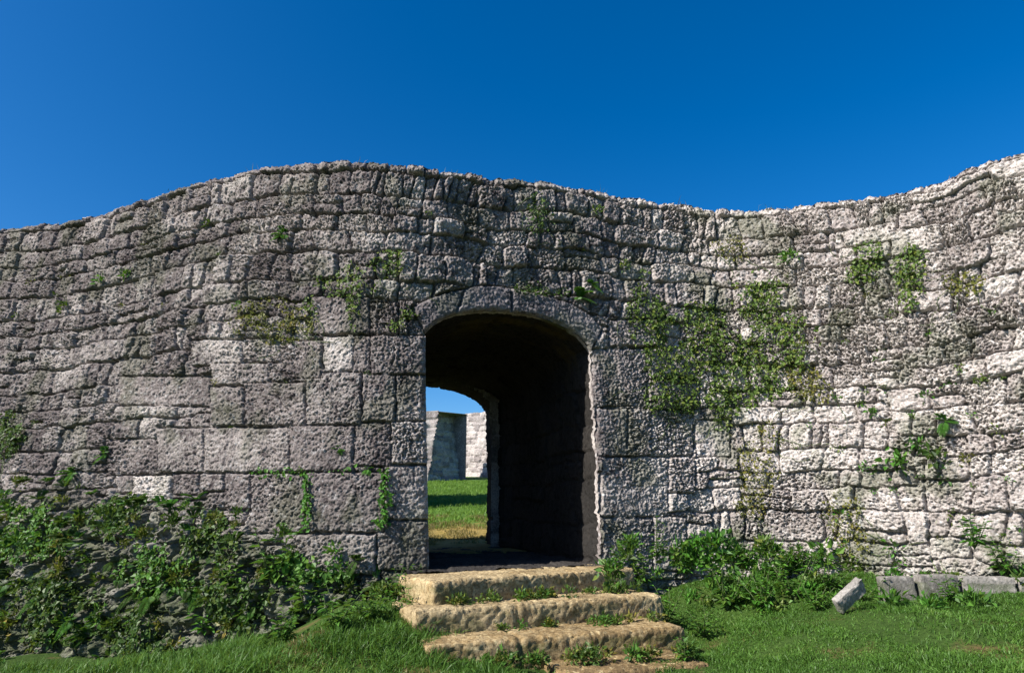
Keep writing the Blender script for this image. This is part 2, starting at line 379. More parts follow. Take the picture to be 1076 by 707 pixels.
def masonry(S, Z, seed=1, explicit=True, ch=.23, cw=.30):
    """height of the stones' faces over the wall plane, stone tint, stain, explicit block index (-1 none, 1000+ arch ring)"""
    shp = S.shape; s = S.ravel(); z = Z.ravel()
    ws = s + .018 * fbm(s * 5, z * 5, seed + 40, 3); wz = z + .014 * fbm(s * 5, z * 5, seed + 50, 3)
    if explicit:
        lift = np.clip((z - .9) / 3.0, 0, 1); v = wz - lift * (top_z(s) - 4.05)
    else: v = wz
    u2 = ws + .06 * fbm(s * .9, z * .9, seed + 60, 2); v2 = v + .05 * fbm(s * .8, z * .8, seed + 70, 2) * .55
    rid, d, cu, cv = rubble(u2, v2, seed + 100, ch, cw)
    if explicit:                                                   # larger, looser stones far right
        rid_b, d_b, cu_b, cv_b = rubble(u2 + .08 * perlin(s * 1.5, z * 1.5, 9), v2 + .04 * perlin(s * 1.5, z * 1.5, 8), seed + 300, .25, .34, .75)
        s_r = pix(935, 350)[0]; big = (s + .5 * perlin(s * .7, z * .7, 12)) > s_r
        rid = np.where(big, rid_b, rid); d = np.where(big, d_b, d); cu = np.where(big, cu_b, cu); cv = np.where(big, cv_b, cv)
    blk = np.full(s.shape, -1); ash = np.zeros(s.shape)
    if explicit:
        out = np.full(s.shape, 1e9)
        polys = [(k, px_poly([(x0, y0), ((x0 + x1) / 2, y0), (x1, y0), (x1, y1), ((x0 + x1) / 2, y1), (x0, y1)])) for k, (x0, y0, x1, y1) in enumerate(BLOCKS)]
        polys += [(1000 + k, p) for k, p in enumerate(VOUSS)]
        sj = s + .010 * fbm(s * 7, z * 7, 77, 3); zj = z + .008 * fbm(s * 7, z * 7, 78, 3)
        for k, poly in polys:
            lo = poly.min(0) - .12; hi = poly.max(0) + .12
            m = np.where((s > lo[0]) & (s < hi[0]) & (z > lo[1]) & (z < hi[1]))[0]
            if not len(m): continue
            if k >= 1000: sd_ = poly_sd(s[m] * .6 + sj[m] * .4, z[m] * .6 + zj[m] * .4, poly)
            else: sd_ = poly_sd(sj[m], zj[m], poly)
            out[m] = np.minimum(out[m], np.where(sd_ < 0, -sd_, 1e9))
            w = m[sd_ > 0]; dd = sd_[sd_ > 0]
            free = (blk[w] < 0) | (k >= 1000)
            w = w[free]; dd = dd[free]; c = poly.mean(0)
            blk[w] = k; d[w] = dd; rid[w] = int(hash2(np.array([k]), np.array([7]), 3)[0]); ash[w] = 1; cu[w] = s[w] - c[0]; cv[w] = z[w] - c[1]
        ring = blk >= 0
        d = np.where(ring, d, np.minimum(d, np.where(out < 1e8, out, 1e9)))
    bigm = big if explicit else np.zeros(s.shape, bool)
    rightm = np.interp(s, [pix(650, 400)[0], pix(800, 400)[0]], [0, 1]) if explicit else np.zeros(s.shape)
    r1 = (rid & 1023) / 1023.0; r2 = ((rid >> 10) & 1023) / 1023.0; r3 = ((rid >> 20) & 1023) / 1023.0
    arch = blk >= 1000
    jw = np.where(arch, .02, np.where(ash > 0, .012, .016)); jd = np.where(arch, .05, np.where(ash > 0, .05,    .068 - .010 * rightm))
    d = d + .008 * perlin(s * 20, z * 20, 31) + .006 * perlin(s * 5, z * 5, 32)
    joint = -jd * (1 - smooth(0, 1, d / jw))
    dome = np.where(ash > 0, .007, .014) * (1 - np.exp(-np.clip(d, 0, None) / np.where(ash > 0, .03, .06)))
    off = np.where(arch, .012, np.where(ash > 0, (r1 - .5) * .030, (r1 - .5) * .060))
    tilt = np.where(ash > 0, .02, .14); off = off + tilt * ((r2 - .5) * cu + (r3 - .5) * cv)
    # coral limestone: worm-like grooves, holes and grain
    wr = 1.0 - .45 * arch - .15 * (ash > 0)
    rgh = (.40 + .75 * smooth(-.35, .45, fbm(s * 1.1, z * 1.1, 91, 3))) * wr * (.45 + 1.0 * r2) * (1 + .55 * rightm)
    xs = s + .02 * perlin(s * 14, z * 14, 61); zs = z + .02 * perlin(s * 14, z * 14, 62)
    worm = np.abs(perlin(xs * 20, zs * 21, 63)); worm = -.026 * (1 - smooth(0, .22, worm))
    worm2 = np.abs(perlin(xs * 31 + 3, zs * 33, 64)); worm2 = -.016 * (1 - smooth(0, .25, worm2))
    wd, wi = worley(xs * 23, zs * 24, 65); hole = -.032 * (1 - smooth(.10, .34, wd)) * (wi > .45)
    wd2, wi2 = worley(xs * 42, zs * 42, 66); hole2 = -.020 * (1 - smooth(.12, .36, wd2)) * (wi2 > .4)
    lump = (.026 + .006 * rightm) * fbm(s * 10, z * 10, 67, 2) * np.where(ash > 0, .35, .65) + .012 * fbm(s * 30, z * 30, 68, 3, .7)
    h = joint + dome + off + lump * (.6 + .4 * wr) + (worm + worm2 + hole + hole2) * rgh
    tint = np.clip(.5 + (r3 - .5) * (1.0 - .35 * rightm) + .22 * rightm, 0, 1)
    return h.reshape(shp), tint.reshape(shp), blk.reshape(shp), d.reshape(shp)

def crust_and_shade(S, Z, px, py):
    """black weathering crust, heavier leftward, with shade of the gate face painted in, 0..1"""
    n = fbm(S * 1.2, Z * 1.6, 201, 4)
    a = np.interp(px, [-60, 60, 130, 320, 345, 640, 720, 1076], [1.0, .95, .80, .66, .72, .62, .10, .02])
    lowleft = smooth(480, 620, py) * smooth(470, 250, px) * .10
    streak = smooth(.25, .8, fbm(S * 2.3, Z * .5, 207, 3)) * .3
    return np.clip(a + .55 * n * (.15 + a) + lowleft + streak * (.3 + a), 0, .95)

# fine grid over what the photograph sees, coarse beyond its edges
s_l = pix(-45, 400)[0]; s_r = pix(1120, 400)[0]
DS = .0088
cols = np.concatenate([np.arange(PS[0] + .02, s_l, .05), np.arange(s_l, s_r, DS), np.arange(s_r + .03, PS[-1] - .02, .05)])
nrow = 560
jag = .016 * perlin(cols / .30, cols * 0, 301) + .014 * perlin(cols / .11, cols * 0 + 3.3, 302) + .012 * perlin(cols / .045, cols * 0 + 6.1, 303)
zt = top_z(cols) + jag
pc = plan(cols); zb = ground_z(pc[:, 0] + .12 * plan_n(cols)[:, 0], pc[:, 1] + .12 * plan_n(cols)[:, 1]) - .12
tt = np.linspace(0, 1, nrow)
S = np.repeat(cols[:, None], nrow, 1); Z = zb[:, None] + (zt - zb)[:, None] * tt[None]
# snap grid nodes next to the gateway outline onto it
OP = []
for i in range(len(OPEN)):
    a, b = OPEN[i], OPEN[(i + 1) % len(OPEN)]; k = max(2, int(np.hypot(*(b - a)) / .004)); OP.append(a + (b - a) * np.linspace(0, 1, k, endpoint=False)[:, None])
OP = np.vstack(OP)
def open_sd(s, z):
    out = np.full(s.shape, -9.0)
    m = (s > OPEN[:, 0].min() - .3) & (s < OPEN[:, 0].max() + .3) & (z < OPEN[:, 1].max() + .3)
    out[m] = poly_sd(s[m], z[m], OPEN); return out
OSD = open_sd(S, Z)
Fw = grid_faces(len(cols), nrow)
hole_f = (OSD.ravel()[Fw].mean(1) > 0)
keep = Fw[~hole_f]
onb = np.intersect1d(np.unique(keep), np.unique(Fw[hole_f]))
sf, zf = S.ravel().copy(), Z.ravel().copy()
for k in onb:
    j = np.argmin((OP[:, 0] - sf[k]) ** 2 + (OP[:, 1] - zf[k]) ** 2); sf[k], zf[k] = OP[j]
S = sf.reshape(S.shape); Z = zf.reshape(Z.shape)
Hh, TINT, BLK, DD = masonry(S, Z)
edge = smooth(.0, .07, zt[:, None] - Z); Hh = Hh - .05 * (1 - edge)
og = smooth(-.05, 0, np.where(OSD < 0, OSD, 0)); Hh = Hh * (1 - .4 * og) - .022 * og * (BLK < 1000) - .006 * og * (BLK >= 1000)   # worn arrises of the gateway
PX0, PY0 = project(wall_pt(S, Z))
BANK = smooth(-12, 45, PY0 - np.interp(PX0, [-60, 60, 150, 230, 330, 420, 450], [500, 505, 520, 532, 585, 612, 680])) * (PX0 < 445)
Hh = Hh + BANK * (.02 + .06 * fbm(S * 2.6, Z * 2.9, 411, 3) + .035 * (1 - 2 * smooth(0, .35, np.abs(perlin(S * 3.7, Z * 4.1, 413)))) + .05 * fbm(S * 9, Z * 9, 415, 3, .6))
bulge = .05 * fbm(S * .5, Z * .5, 401, 2); Hh = Hh + bulge * (1 - np.exp(-np.clip(-OSD, 0, None) / .5))
WP = wall_pt(S, Z, Hh); WPX, WPY = project(WP)
STN = crust_and_shade(S, Z, WPX, WPY)
STN = np.clip(STN * (1 - .1 * BANK), 0, 1)
MOS = np.clip(smooth(.05, .6, fbm(S * 1.7, Z * 1.7, 501, 4)) * np.interp(WPX, [500, 760], [.35, .6]) + smooth(500, 640, WPY) * .4 + BANK * (.35 + .5 * fbm(S * 3, Z * 3, 503, 3)), 0, .85) * np.maximum(smooth(.35, -.05, Hh - .06), BANK)
for k, b in enumerate(BLOCKS):
    if b in WHITE_BLOCKS: STN[BLK == k] *= .1; TINT[BLK == k] = 1.0
    if b in DARK_BLOCKS: STN[BLK == k] = np.clip(STN[BLK == k] + .25, 0, .95)
Vw = WP.reshape(-1, 3)
wall = empty('castle_wall', (0.0, 6.6, 0.0))
tag(wall, 'high winding wall of grey coral limestone pierced by the arched gateway', 'stone wall')
fb = BLK.ravel()[keep[:, 0]]
def wall_part(name, sel, mat, parent=wall):
    v, f, (a, b, c) = compact(Vw, keep[sel], [TINT.ravel(), STN.ravel(), MOS.ravel()])
    return mesh_obj(name, v, f, mat, parent, True, {'stone': ('POINT', a), 'stain_shade': ('POINT', b), 'moss_shade': ('POINT', c)})
wall_part('wall_face', fb < 1000, M_WALL)
for k in range(3): wall_part('arch_stone', fb == 1000 + k, M_ARCH)

# tunnel lining, floor, top and back of the wall
PV = np.array([-1.27, 3.72, 0.0]); PLEN = float(np.linalg.norm(PV))
n_arc = 0
seg = []
for i in range(len(OPEN_PX)):
    a, b = OPEN[i], OPEN[(i + 1) % len(OPEN)]
    k = max(1, int(np.hypot(*(b - a)) / .02)); seg.append(a + (b - a) * np.linspace(0, 1, k, endpoint=False)[:, None])
ring = np.vstack(seg); ring = ring[(ring[:, 1] > -.03)]
i0 = np.argmax(np.hypot(*np.diff(np.vstack([ring, ring[:1]]), axis=0).T)); ring = np.roll(ring, -(i0 + 1), axis=0)
hr, tr, _, _ = masonry(ring[:, 0], ring[:, 1]); hr = hr * .6 - .022
R0 = wall_pt(ring[:, 0], ring[:, 1], hr)
arc = np.concatenate([[0], np.cumsum(np.hypot(*np.diff(ring, axis=0).T))])
cen = np.array([R0[:, 0].mean(), R0[:, 1].mean(), R0[:, 2].mean()])
dep = np.concatenate([np.linspace(0, .3, 16), np.linspace(.32, PLEN + .22, 156)])
pv = PV / PLEN
# inward normals of the ring in the plane of the outline
tg = np.gradient(R0, axis=0); tg /= np.linalg.norm(tg, axis=1)[:, None] + 1e-9
nin = np.cross(tg, pv); nin /= np.linalg.norm(nin, axis=1)[:, None] + 1e-9
if np.mean(np.sum(nin * (cen - R0), 1)) < 0: nin = -nin
A, D = np.meshgrid(arc, dep, indexing='ij')
th, tt2, _, _ = masonry(D + 40, A, seed=7, explicit=False, ch=.36, cw=.62)
TV = R0[:, None, :] + pv * D[..., None] + nin[:, None, :] * ((th - th.mean()) * .45 * smooth(.0, .2, D) * (1 - .5 * smooth(PLEN - .5, PLEN - .1, D)) - .05 * smooth(PLEN - .7, PLEN - .1, D))[..., None]
# the back arch stands a little lower than the front one
TV[..., 2] -= (smooth(.4, PLEN, D) * .14) * smooth(1.4, 2.4, TV[..., 2])
stt = np.clip(.45 + .5 * fbm(D * 1.5, A * 1.5, 77, 3) + .3 * smooth(.2, 1.2, D), 0, .9)  # darker inwards: passage shade painted over the mottling
mt = smooth(.0, .5, fbm(D * 2.2, A * 1.1, 79, 3)) * smooth(1.7, .3, D) * smooth(1.9, 2.3, TV[..., 2])  # brown tone on the vault near the front, fading inwards
LF = grid_faces(len(arc), len(dep))[:, ::-1]; dmid = D.ravel()[LF].mean(1)
def lining(name, sel, mat, st):
    v, f, (a, b, c) = compact(TV.reshape(-1, 3), LF[sel], [tt2.ravel(), st.ravel(), mt.ravel()])
    mesh_obj(name, v, f, mat, wall, True, {'stone': ('POINT', a), 'stain_shade': ('POINT', b), 'moss_shade': ('POINT', c)})
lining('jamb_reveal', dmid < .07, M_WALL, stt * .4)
lining('passage_lining', dmid >= .07, M_TUNNEL, np.clip(stt + .4 * (D < 1), 0, .95))  # extra dark near the entrance stands in for passage shade
fl_l = np.array([-.80, 6.12, 0]); fl_r = np.array([.98, 6.86, 0])
nu, nd = 120, 220
U, D2 = np.meshgrid(np.linspace(-.06, 1.06, nu), np.linspace(.02, PLEN + .15, nd), indexing='ij')
fh, ft, _, _ = masonry(U * 1.9 + 80, D2 + 3, seed=9, explicit=False, ch=.5, cw=.7)
FV = fl_l + (fl_r - fl_l) * U[..., None] + pv * D2[..., None]; FV[..., 2] += fh * .35 - .012
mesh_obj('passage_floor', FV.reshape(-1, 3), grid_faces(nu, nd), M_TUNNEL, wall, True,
         {'stone': ('POINT', ft.ravel()), 'stain_shade': ('POINT', (ft * 0 + .1).ravel()), 'moss_shade': ('POINT', (ft * 0).ravel())})
# top: from the front edge back to the rear face
cs = np.arange(cols[0], cols[-1], .035); ii = np.searchsorted(cols, cs).clip(0, len(cols) - 1)
fe = WP[ii, -1]
nb = plan_n(cs); rear = np.stack([plan(cs)[:, 0] - nb[:, 0] * 2.4, plan(cs)[:, 1] - nb[:, 1] * 2.4], -1)
rear_x = np.linspace(-11.5, 7.9, len(cs)); ry = np.minimum(back_y(rear_x), np.interp(rear_x, PLAN[:, 0], PLAN[:, 1]) + 3.7)
ry = np.maximum(ry, np.interp(rear_x, PLAN[:, 0], PLAN[:, 1]) + 1.1)
rear = np.stack([rear_x, ry, top_z(cs) + .05], -1)
tq = np.linspace(0, 1, 70) ** 1.3
TP = fe[:, None, :] * (1 - tq[None, :, None]) + rear[:, None, :] * tq[None, :, None]
TH, TT, _, _ = masonry(TP[..., 0], TP[..., 1] + 30, seed=13, explicit=False, ch=.33, cw=.4)
TP[..., 2] += (TH + .03 * fbm(TP[..., 0], TP[..., 1], 15, 3)) * smooth(0, .06, tq)[None]
mesh_obj('wall_top', TP.reshape(-1, 3), grid_faces(len(cs), 70), M_WALL, wall, True,
         {'stone': ('POINT', TT.ravel()), 'stain_shade': ('POINT', (TT * 0 + .3).ravel()), 'moss_shade': ('POINT', (TT * 0 + .15).ravel())})
zq = np.linspace(0, 1, 90)
BPX = np.repeat(rear[:, None, :], 90, 1).copy(); BPX[..., 2] = -.9 + (TP[:, -1, 2] + .9)[:, None] * zq[None]
BH, BT, _, _ = masonry(BPX[..., 0], BPX[..., 2] + 9, seed=17, explicit=False, ch=.3, cw=.45)
BPX[..., 1] += BH * .8 * smooth(1, .96, zq)[None]
bf = grid_faces(len(cs), 90); bc = BPX.reshape(-1, 3)[bf].mean(1)
inh = poly_sd(bc[:, 0], bc[:, 2], TV[:, -8][:, [0, 2]]) > -.035
inh |= (bc[:, 2] < .1) & (bc[:, 0] > TV[:, -8, 0].min()) & (bc[:, 0] < TV[:, -8, 0].max())
mesh_obj('rear_face', BPX.reshape(-1, 3), bf[~inh][:, ::-1], M_WALL, wall, True,
         {'stone': ('POINT', BT.ravel()), 'stain_shade': ('POINT', (BT * 0 + .3).ravel()), 'moss_shade': ('POINT', (BT * 0).ravel())})
for end, ci in ((0, 0), (-1, -1)):
    f = WP[ci]; n = nrow; bz = np.interp(f[:, 2], BPX[end, :, 2], np.arange(90)); r_ = np.stack([np.full(n, rear[end, 0]), np.full(n, rear[end, 1]), f[:, 2]], -1)
    mesh_obj('wall_end', np.vstack([f[::8], r_[::8]]), grid_faces(2, len(f[::8])), M_WALL, wall, False)

# ------------------------------------------------------------------ walls across the courtyard
def far_wall(name, plan_pts, ztop, label, batter=.16, depth=1.6, res=.05, seed=21, endslope=0.0, stain_shade=.2):
    P = np.array(plan_pts, float); L = np.concatenate([[0], np.cumsum(np.hypot(*np.diff(P, axis=0).T))])
    s = np.arange(0, L[-1], res); xy = np.stack([np.interp(s, L, P[:, 0]), np.interp(s, L, P[:, 1])], -1)
    t = np.gradient(xy, axis=0); t /= np.linalg.norm(t, axis=1)[:, None]; n = np.stack([t[:, 1], -t[:, 0]], 1)
    top = np.interp(s, L, ztop) + .05 * perlin(s / .4, s * 0, seed) + .04 * perlin(s / .15, s * 0 + 4, seed)
    zb = ground_z(xy[:, 0], xy[:, 1]) - .3
    q = np.arange(0, 1.0001, res / (np.max(top) - np.min(zb)))
    Sx = np.repeat(s[:, None], len(q), 1); Zx = zb[:, None] + (top - zb)[:, None] * q[None]
    h, tn, _, _ = masonry(Sx + seed * 10, Zx, seed=seed, explicit=False, ch=.30, cw=.46)
    o = h * .9 - batter * (Zx - zb[:, None])
    # mitre the batter at corners by blending segment normals over a short run
    Se = Sx * (1 - endslope * (Zx - zb[:, None])); ex = np.interp(Se, L, P[:, 0]); ey = np.interp(Se, L, P[:, 1]); enx = np.interp(Se, s, n[:, 0]); eny = np.interp(Se, s, n[:, 1])
    X = np.stack([ex + enx * o, ey + eny * o, Zx], -1)
    root = empty(name, (float(P[:, 0].mean()), float(P[:, 1].mean()), float(zb.mean() + .3))); tag(root, label, 'stone wall')
    st = np.clip(stain_shade + .3 * fbm(Sx * 1.6, Zx * .8, seed + 3, 4), 0, .9); z0 = np.zeros(h.size)
    mesh_obj('wall_face', X.reshape(-1, 3), grid_faces(len(s), len(q)), M_WALL, root, True, {'stone': ('POINT', tn.ravel()), 'stain_shade': ('POINT', st.ravel()), 'moss_shade': ('POINT', z0)})
    e = X[:, -1]; back = np.stack([e[:, 0] - n[:, 0] * depth, e[:, 1] - n[:, 1] * depth, e[:, 2]], -1)
    foot = back.copy(); foot[:, 2] = zb
    B = np.stack([e, back, foot], 1)
    mesh_obj('wall_top', B.reshape(-1, 3), grid_faces(len(s), 3), M_WALL, root, False)
    for k in (0, -1):
        r = X[k]; rr = np.stack([np.full(len(r), back[k, 0]), np.full(len(r), back[k, 1]), r[:, 2]], -1)
        mesh_obj('wall_end', np.vstack([r, rr]), grid_faces(2, len(r)), M_WALL, root, False)
    return root
def gp(px, y, dz=0): x = (px - W0 / 2) / (F0 * CP + 150 * SP) * y; return (x, y)
a0 = gp(420, 31.5); a1 = gp(449, 29.5); a2 = gp(487, 31.3)
far_wall('courtyard_wall', [a0, a1, a2], [4.95, 4.95, 5.0], 'shaded battered wall end across the courtyard seen through the gateway', seed=23, stain_shade=.35, endslope=.02)
b0 = (a2[0] - .6, 34.5); b1 = (a2[0] + 3.5, 32.8); b2 = (a2[0] + 12, 30.5)
far_wall('courtyard_wall', [b0, b1, b2], [5.55, 5.75, 6.0], 'sunlit pale courtyard wall just behind the shaded wall end', seed=29, stain_shade=.02)
far_wall('courtyard_wall', [(-13, 15.0), (-2.9, 16.4)], [4.9, 4.9], 'unseen spur wall added inside the courtyard to throw shadow on the lawn', seed=31, depth=2.6, batter=.05, res=.1)  # added out of view to cast the shadow band on the lawn

# ------------------------------------------------------------------ rough stone blocks: steps, kerb, tilted slab
def stone_block(name, quad, z_top, height, mat, label, cat, group=None, seed=0, rough=.5, joints=(), res=.014, round_=.03, stain_shade=.1):
    """quad: four (x,y) corners of the top, front-left, front-right, back-right, back-left (z_top may be per corner)"""
    q = np.array(quad, float); zt4 = np.array([z_top] * 4 if np.isscalar(z_top) else z_top, float)
    lx = np.hypot(*(q[1] - q[0])); ly = np.hypot(*(q[3] - q[0]))
    nx, ny, nz = [max(4, int(l / res)) for l in (lx, ly, height)]
    def bil(u, v):
        p = (q[0][None] * ((1 - u) * (1 - v))[:, None] + q[1][None] * (u * (1 - v))[:, None] + q[2][None] * (u * v)[:, None] + q[3][None] * ((1 - u) * v)[:, None])
        z = zt4[0] * (1 - u) * (1 - v) + zt4[1] * u * (1 - v) + zt4[2] * u * v + zt4[3] * (1 - u) * v
        return p, z
    Vs, Fs, n0 = [], [], 0
    def sheet(u, v, w, n, m, flip):
        nonlocal n0
        u, v, w = [np.asarray(t, float).ravel() for t in (u, v, w)]
        p, z = bil(u, v); P = np.stack([p[:, 0], p[:, 1], z - w * height], -1)
        # rounded arrises and surface roughness, the same function of position for every sheet so that the edges meet
        du = np.minimum(u, 1 - u) * lx; dv = np.minimum(v, 1 - v) * ly; dw = w * height
        ex, ey, ez = [np.exp(-t / round_) for t in (du, dv, dw)]
        c = np.array([*q.mean(0), zt4.mean() - height / 2]); ax = (q[1] - q[0]) / lx; ay = (q[3] - q[0]) / ly
        sx = np.sign(.5 - u); sy = np.sign(.5 - v)
        inx = (ex * (ey + ez)).clip(0, 1) * round_ * .55; iny = (ey * (ex + ez)).clip(0, 1) * round_ * .55; inz = (ez * (ex + ey)).clip(0, 1) * round_ * .55
        P[:, 0] += ax[0] * sx * inx + ay[0] * sy * iny; P[:, 1] += ax[1] * sx * inx + ay[1] * sy * iny; P[:, 2] -= inz
        a = u * lx + seed * 3.1; b = v * ly + w * height
        r = .030 * fbm(a * 4, b * 6, seed, 3) + .020 * fbm(a * 15, b * 15, seed + 3, 3, .6) - .03 * (1 - smooth(0, .2, np.abs(perlin(a * 11, b * 12, seed + 5))))
        for jx in joints: r = r - .05 * np.exp(-((u - jx + .006 * perlin(b * 9, b * 0, seed)) * lx / .014) ** 2)
        r = r * rough
        P[:, 2] += r * np.exp(-dw / .05); P[:, 0] += -ay[0] * r * np.exp(-v * ly / .05) - ax[0] * r * np.exp(-u * lx / .05) + ax[0] * r * np.exp(-(1 - u) * lx / .05)
        P[:, 1] += -ay[1] * r * np.exp(-v * ly / .05) - ax[1] * r * np.exp(-u * lx / .05) + ax[1] * r * np.exp(-(1 - u) * lx / .05)
        f = grid_faces(n, m) + n0; Fs.append(f[:, ::-1] if flip else f); Vs.append(P); n0 += len(P)
    u, v = np.meshgrid(np.linspace(0, 1, nx), np.linspace(0, 1, ny), indexing='ij'); sheet(u, v, 0 * u, nx, ny, False)
    u, w = np.meshgrid(np.linspace(0, 1, nx), np.linspace(0, 1, nz), indexing='ij'); sheet(u, 0 * u, w, nx, nz, True); sheet(u, 0 * u + 1, w, nx, nz, False)
    v, w = np.meshgrid(np.linspace(0, 1, ny), np.linspace(0, 1, nz), indexing='ij'); sheet(0 * v, v, w, ny, nz, False); sheet(0 * v + 1, v, w, ny, nz, True)
    V = np.vstack(Vs); F = np.vstack(Fs)
    loc = (float(q[:, 0].mean()), float(q[:, 1].mean()), float(zt4.mean() - height))
    p = V - np.array(loc)
    st = np.clip(stain_shade + .5 * fbm(p[:, 0] * 3, p[:, 1] * 3 + p[:, 2] * 4, seed + 9, 3), 0, .8)
    side_shade = np.clip(smooth(-.25, .4, fbm(p[:, 0] * 4, p[:, 2] * 5, seed + 19, 3)) * .6, 0, .7) * (V[:, 2] < zt4.max() - .05)  # darker sides below the top edge: painted shade of the risers
    o = mesh_obj(name, V, F, mat, None, True, {'stone': ('POINT', np.full(len(V), .5 + .3 * math.sin(seed))), 'stain_shade': ('POINT', st), 'moss_shade': ('POINT', side_shade)}, loc)
    return tag(o, label, cat, group)
def step(pl, pr, z, depth, height, label, seed, joints=()):
    a = at_z(*pl, z)[:2]; b = at_z(*pr, z)[:2]; d = b - a; n = np.array([-d[1], d[0]]) / np.hypot(*d) * depth
    return stone_block('stone_step', [a, b, b + n, a + n], z, height, M_STEP, label, 'step', 'worn stone steps up to the gateway', seed, .22, joints, .012, .020, .18)
step((456, 610), (668, 596), -.02, .62, .45, 'topmost long stone step, joined of several blocks, at the gateway threshold', 1, (.42, .58, .66, .80))
step((436, 641), (697, 624), -.195, .62, .45, 'second stone step from the top, with a leafy weed on it', 2, (.37,))
step((448, 677), (722, 657), -.37, .60, .40, 'third stone step from the top, widest one seen in full', 3, (.33, .62))
step((596, 708), (748, 696), -.53, .55, .35, 'lowest stone step, half sunk in the grass', 4)

def kerb(px0, px1, ytop, yb, label, seed):
    y = 5.85
    a = at_y(px0 + 1.5, ytop, y); b = at_y(px1 - 1.5, ytop, y); tw = .03 * math.sin(seed * 2.3)
    return stone_block('kerb_stone', [(a[0], y - tw), (b[0], y + tw), (b[0], y + tw + .13), (a[0], y - tw + .13)], a[2], .30, M_KERB, label, 'kerb stone', 'kerb stones along the foot of the wall', seed, .14, (), .014, .010, .12)
kerb(926, 963, 606, 620, 'first kerb stone at the foot of the wall, nearest the tilted slab', 11)
kerb(964, 1010, 604, 622, 'second kerb stone from the tilted slab, half hidden by weeds', 12)
kerb(1012, 1066, 606, 624, 'third kerb stone from the tilted slab', 13)
kerb(1068, 1120, 607, 626, 'kerb stone at the end of the row, cut by the picture edge', 14)
# tilted slab
def slab():
    from mathutils import Matrix
    c = at_y(889, 618, 5.6)
    o = stone_block('tilted_slab', [(-.15, -.038), (.15, -.038), (.15, .038), (-.15, .038)], .0, .12, M_KERB,
                    'squared stone slab lying tilted in the grass beside the kerb stones', 'stone slab', None, 15, .2, (), .012, .012, .1)
    u = Vector((.78, .12, .56)).normalized(); n = Vector((-.62, -.40, .68)); n = (n - u * n.dot(u)).normalized(); b = n.cross(u)
    for v in o.data.vertices: v.co.z -= .12
    o.data.transform(Matrix((u, b, n)).transposed().to_4x4()); o.location = (c[0], c[1], c[2])
slab()

# ------------------------------------------------------------------ plants
class Leaves:
    def __init__(self): self.V = []; self.Q = []; self.T = []; self.rq = []; self.rt = []; self.n = 0
    def ovate(self, c, ax, nr, L, Wd, fold=.25, rnd=None):
        """leaf blades: base, two shoulders, tip, folded along the midrib"""
        n = len(c); sd_ = np.cross(nr, ax); sd_ /= np.linalg.norm(sd_, axis=1)[:, None] + 1e-9
        L = np.broadcast_to(L, n)[:, None]; Wd = np.broadcast_to(Wd, n)[:, None]
        b = c; t = c + ax * L - nr * L * .18; m = c + ax * L * .42 + nr * L * .04
        l = m + sd_ * Wd * .5 + nr * Wd * fold * .5; r = m - sd_ * Wd * .5 + nr * Wd * fold * .5
        self.V.append(np.stack([b, l, t, r], 1).reshape(-1, 3))
        k = self.n + 4 * np.arange(n)[:, None]
        self.T.append(k + np.array([[0, 2, 1]])); self.T.append(k + np.array([[0, 3, 2]]))
        rn = rng.random(n) if rnd is None else rnd; self.rt += [rn, rn]; self.n += 4 * n
    def blades(self, c, ax, out, L, Wd, bend=.5, rnd=None):
        """grass blades that bend over towards out"""
        n = len(c); sd_ = np.cross(ax, out); sd_ /= np.linalg.norm(sd_, axis=1)[:, None] + 1e-9
        L = np.broadcast_to(L, n)[:, None]; Wd = np.broadcast_to(Wd, n)[:, None]; bend = np.broadcast_to(bend, n)[:, None]
        m = c + ax * L * .55 + out * L * bend * .22; t = c + ax * L * (1 - bend * .35) + out * L * bend * .8
        self.V.append(np.stack([c - sd_ * Wd / 2, c + sd_ * Wd / 2, m + sd_ * Wd * .4, m - sd_ * Wd * .4, t], 1).reshape(-1, 3))
        k = self.n + 5 * np.arange(n)[:, None]
        self.Q.append(k + np.array([[0, 1, 2, 3]])); self.T.append(k + np.array([[3, 2, 4]]))
        rn = rng.random(n) if rnd is None else rnd; self.rq.append(rn); self.rt.append(rn); self.n += 5 * n
    def build(self, name, mat, parent=None, loc=None):
        V = np.vstack(self.V); F = []; r = []
        if self.Q: F.append(np.vstack(self.Q)); r.append(np.concatenate(self.rq))
        if self.T: F.append(np.vstack(self.T)); r.append(np.concatenate(self.rt))
        return mesh_obj(name, V, F, mat, parent, False, {'rnd': ('FACE', np.concatenate(r))}, loc)
def unit(v): return v / (np.linalg.norm(v, axis=-1, keepdims=True) + 1e-9)
WN = np.zeros_like(WP); _n2 = plan_n(S); WN[..., 0] = _n2[..., 0]; WN[..., 1] = _n2[..., 1]
VISIBLE = (OSD < -.01)
def wall_at(px, py):
    k = np.argmin((WPX - px) ** 2 + (WPY - py) ** 2 + 1e6 * (~VISIBLE)); i, j = np.unravel_index(k, WPX.shape); return WP[i, j], WN[i, j]
def tube(pts, r0, r1, nside=5):
    n = len(pts); t = unit(np.gradient(pts, axis=0)); a = unit(np.cross(t, np.array([.3, .2, 1.0]))); b = np.cross(t, a)
    rad = np.linspace(r0, r1, n)[:, None]; ang = np.linspace(0, 2 * np.pi, nside, endpoint=False)
    V = np.concatenate([pts + rad * (a * math.cos(g) + b * math.sin(g)) for g in ang]).reshape(nside, n, 3)
    F = []
    for k in range(nside):
        k2 = (k + 1) % nside; i = np.arange(n - 1); F.append(np.stack([k * n + i, k2 * n + i, k2 * n + i + 1, k * n + i + 1], 1))
    return V.reshape(-1, 3), np.vstack(F)
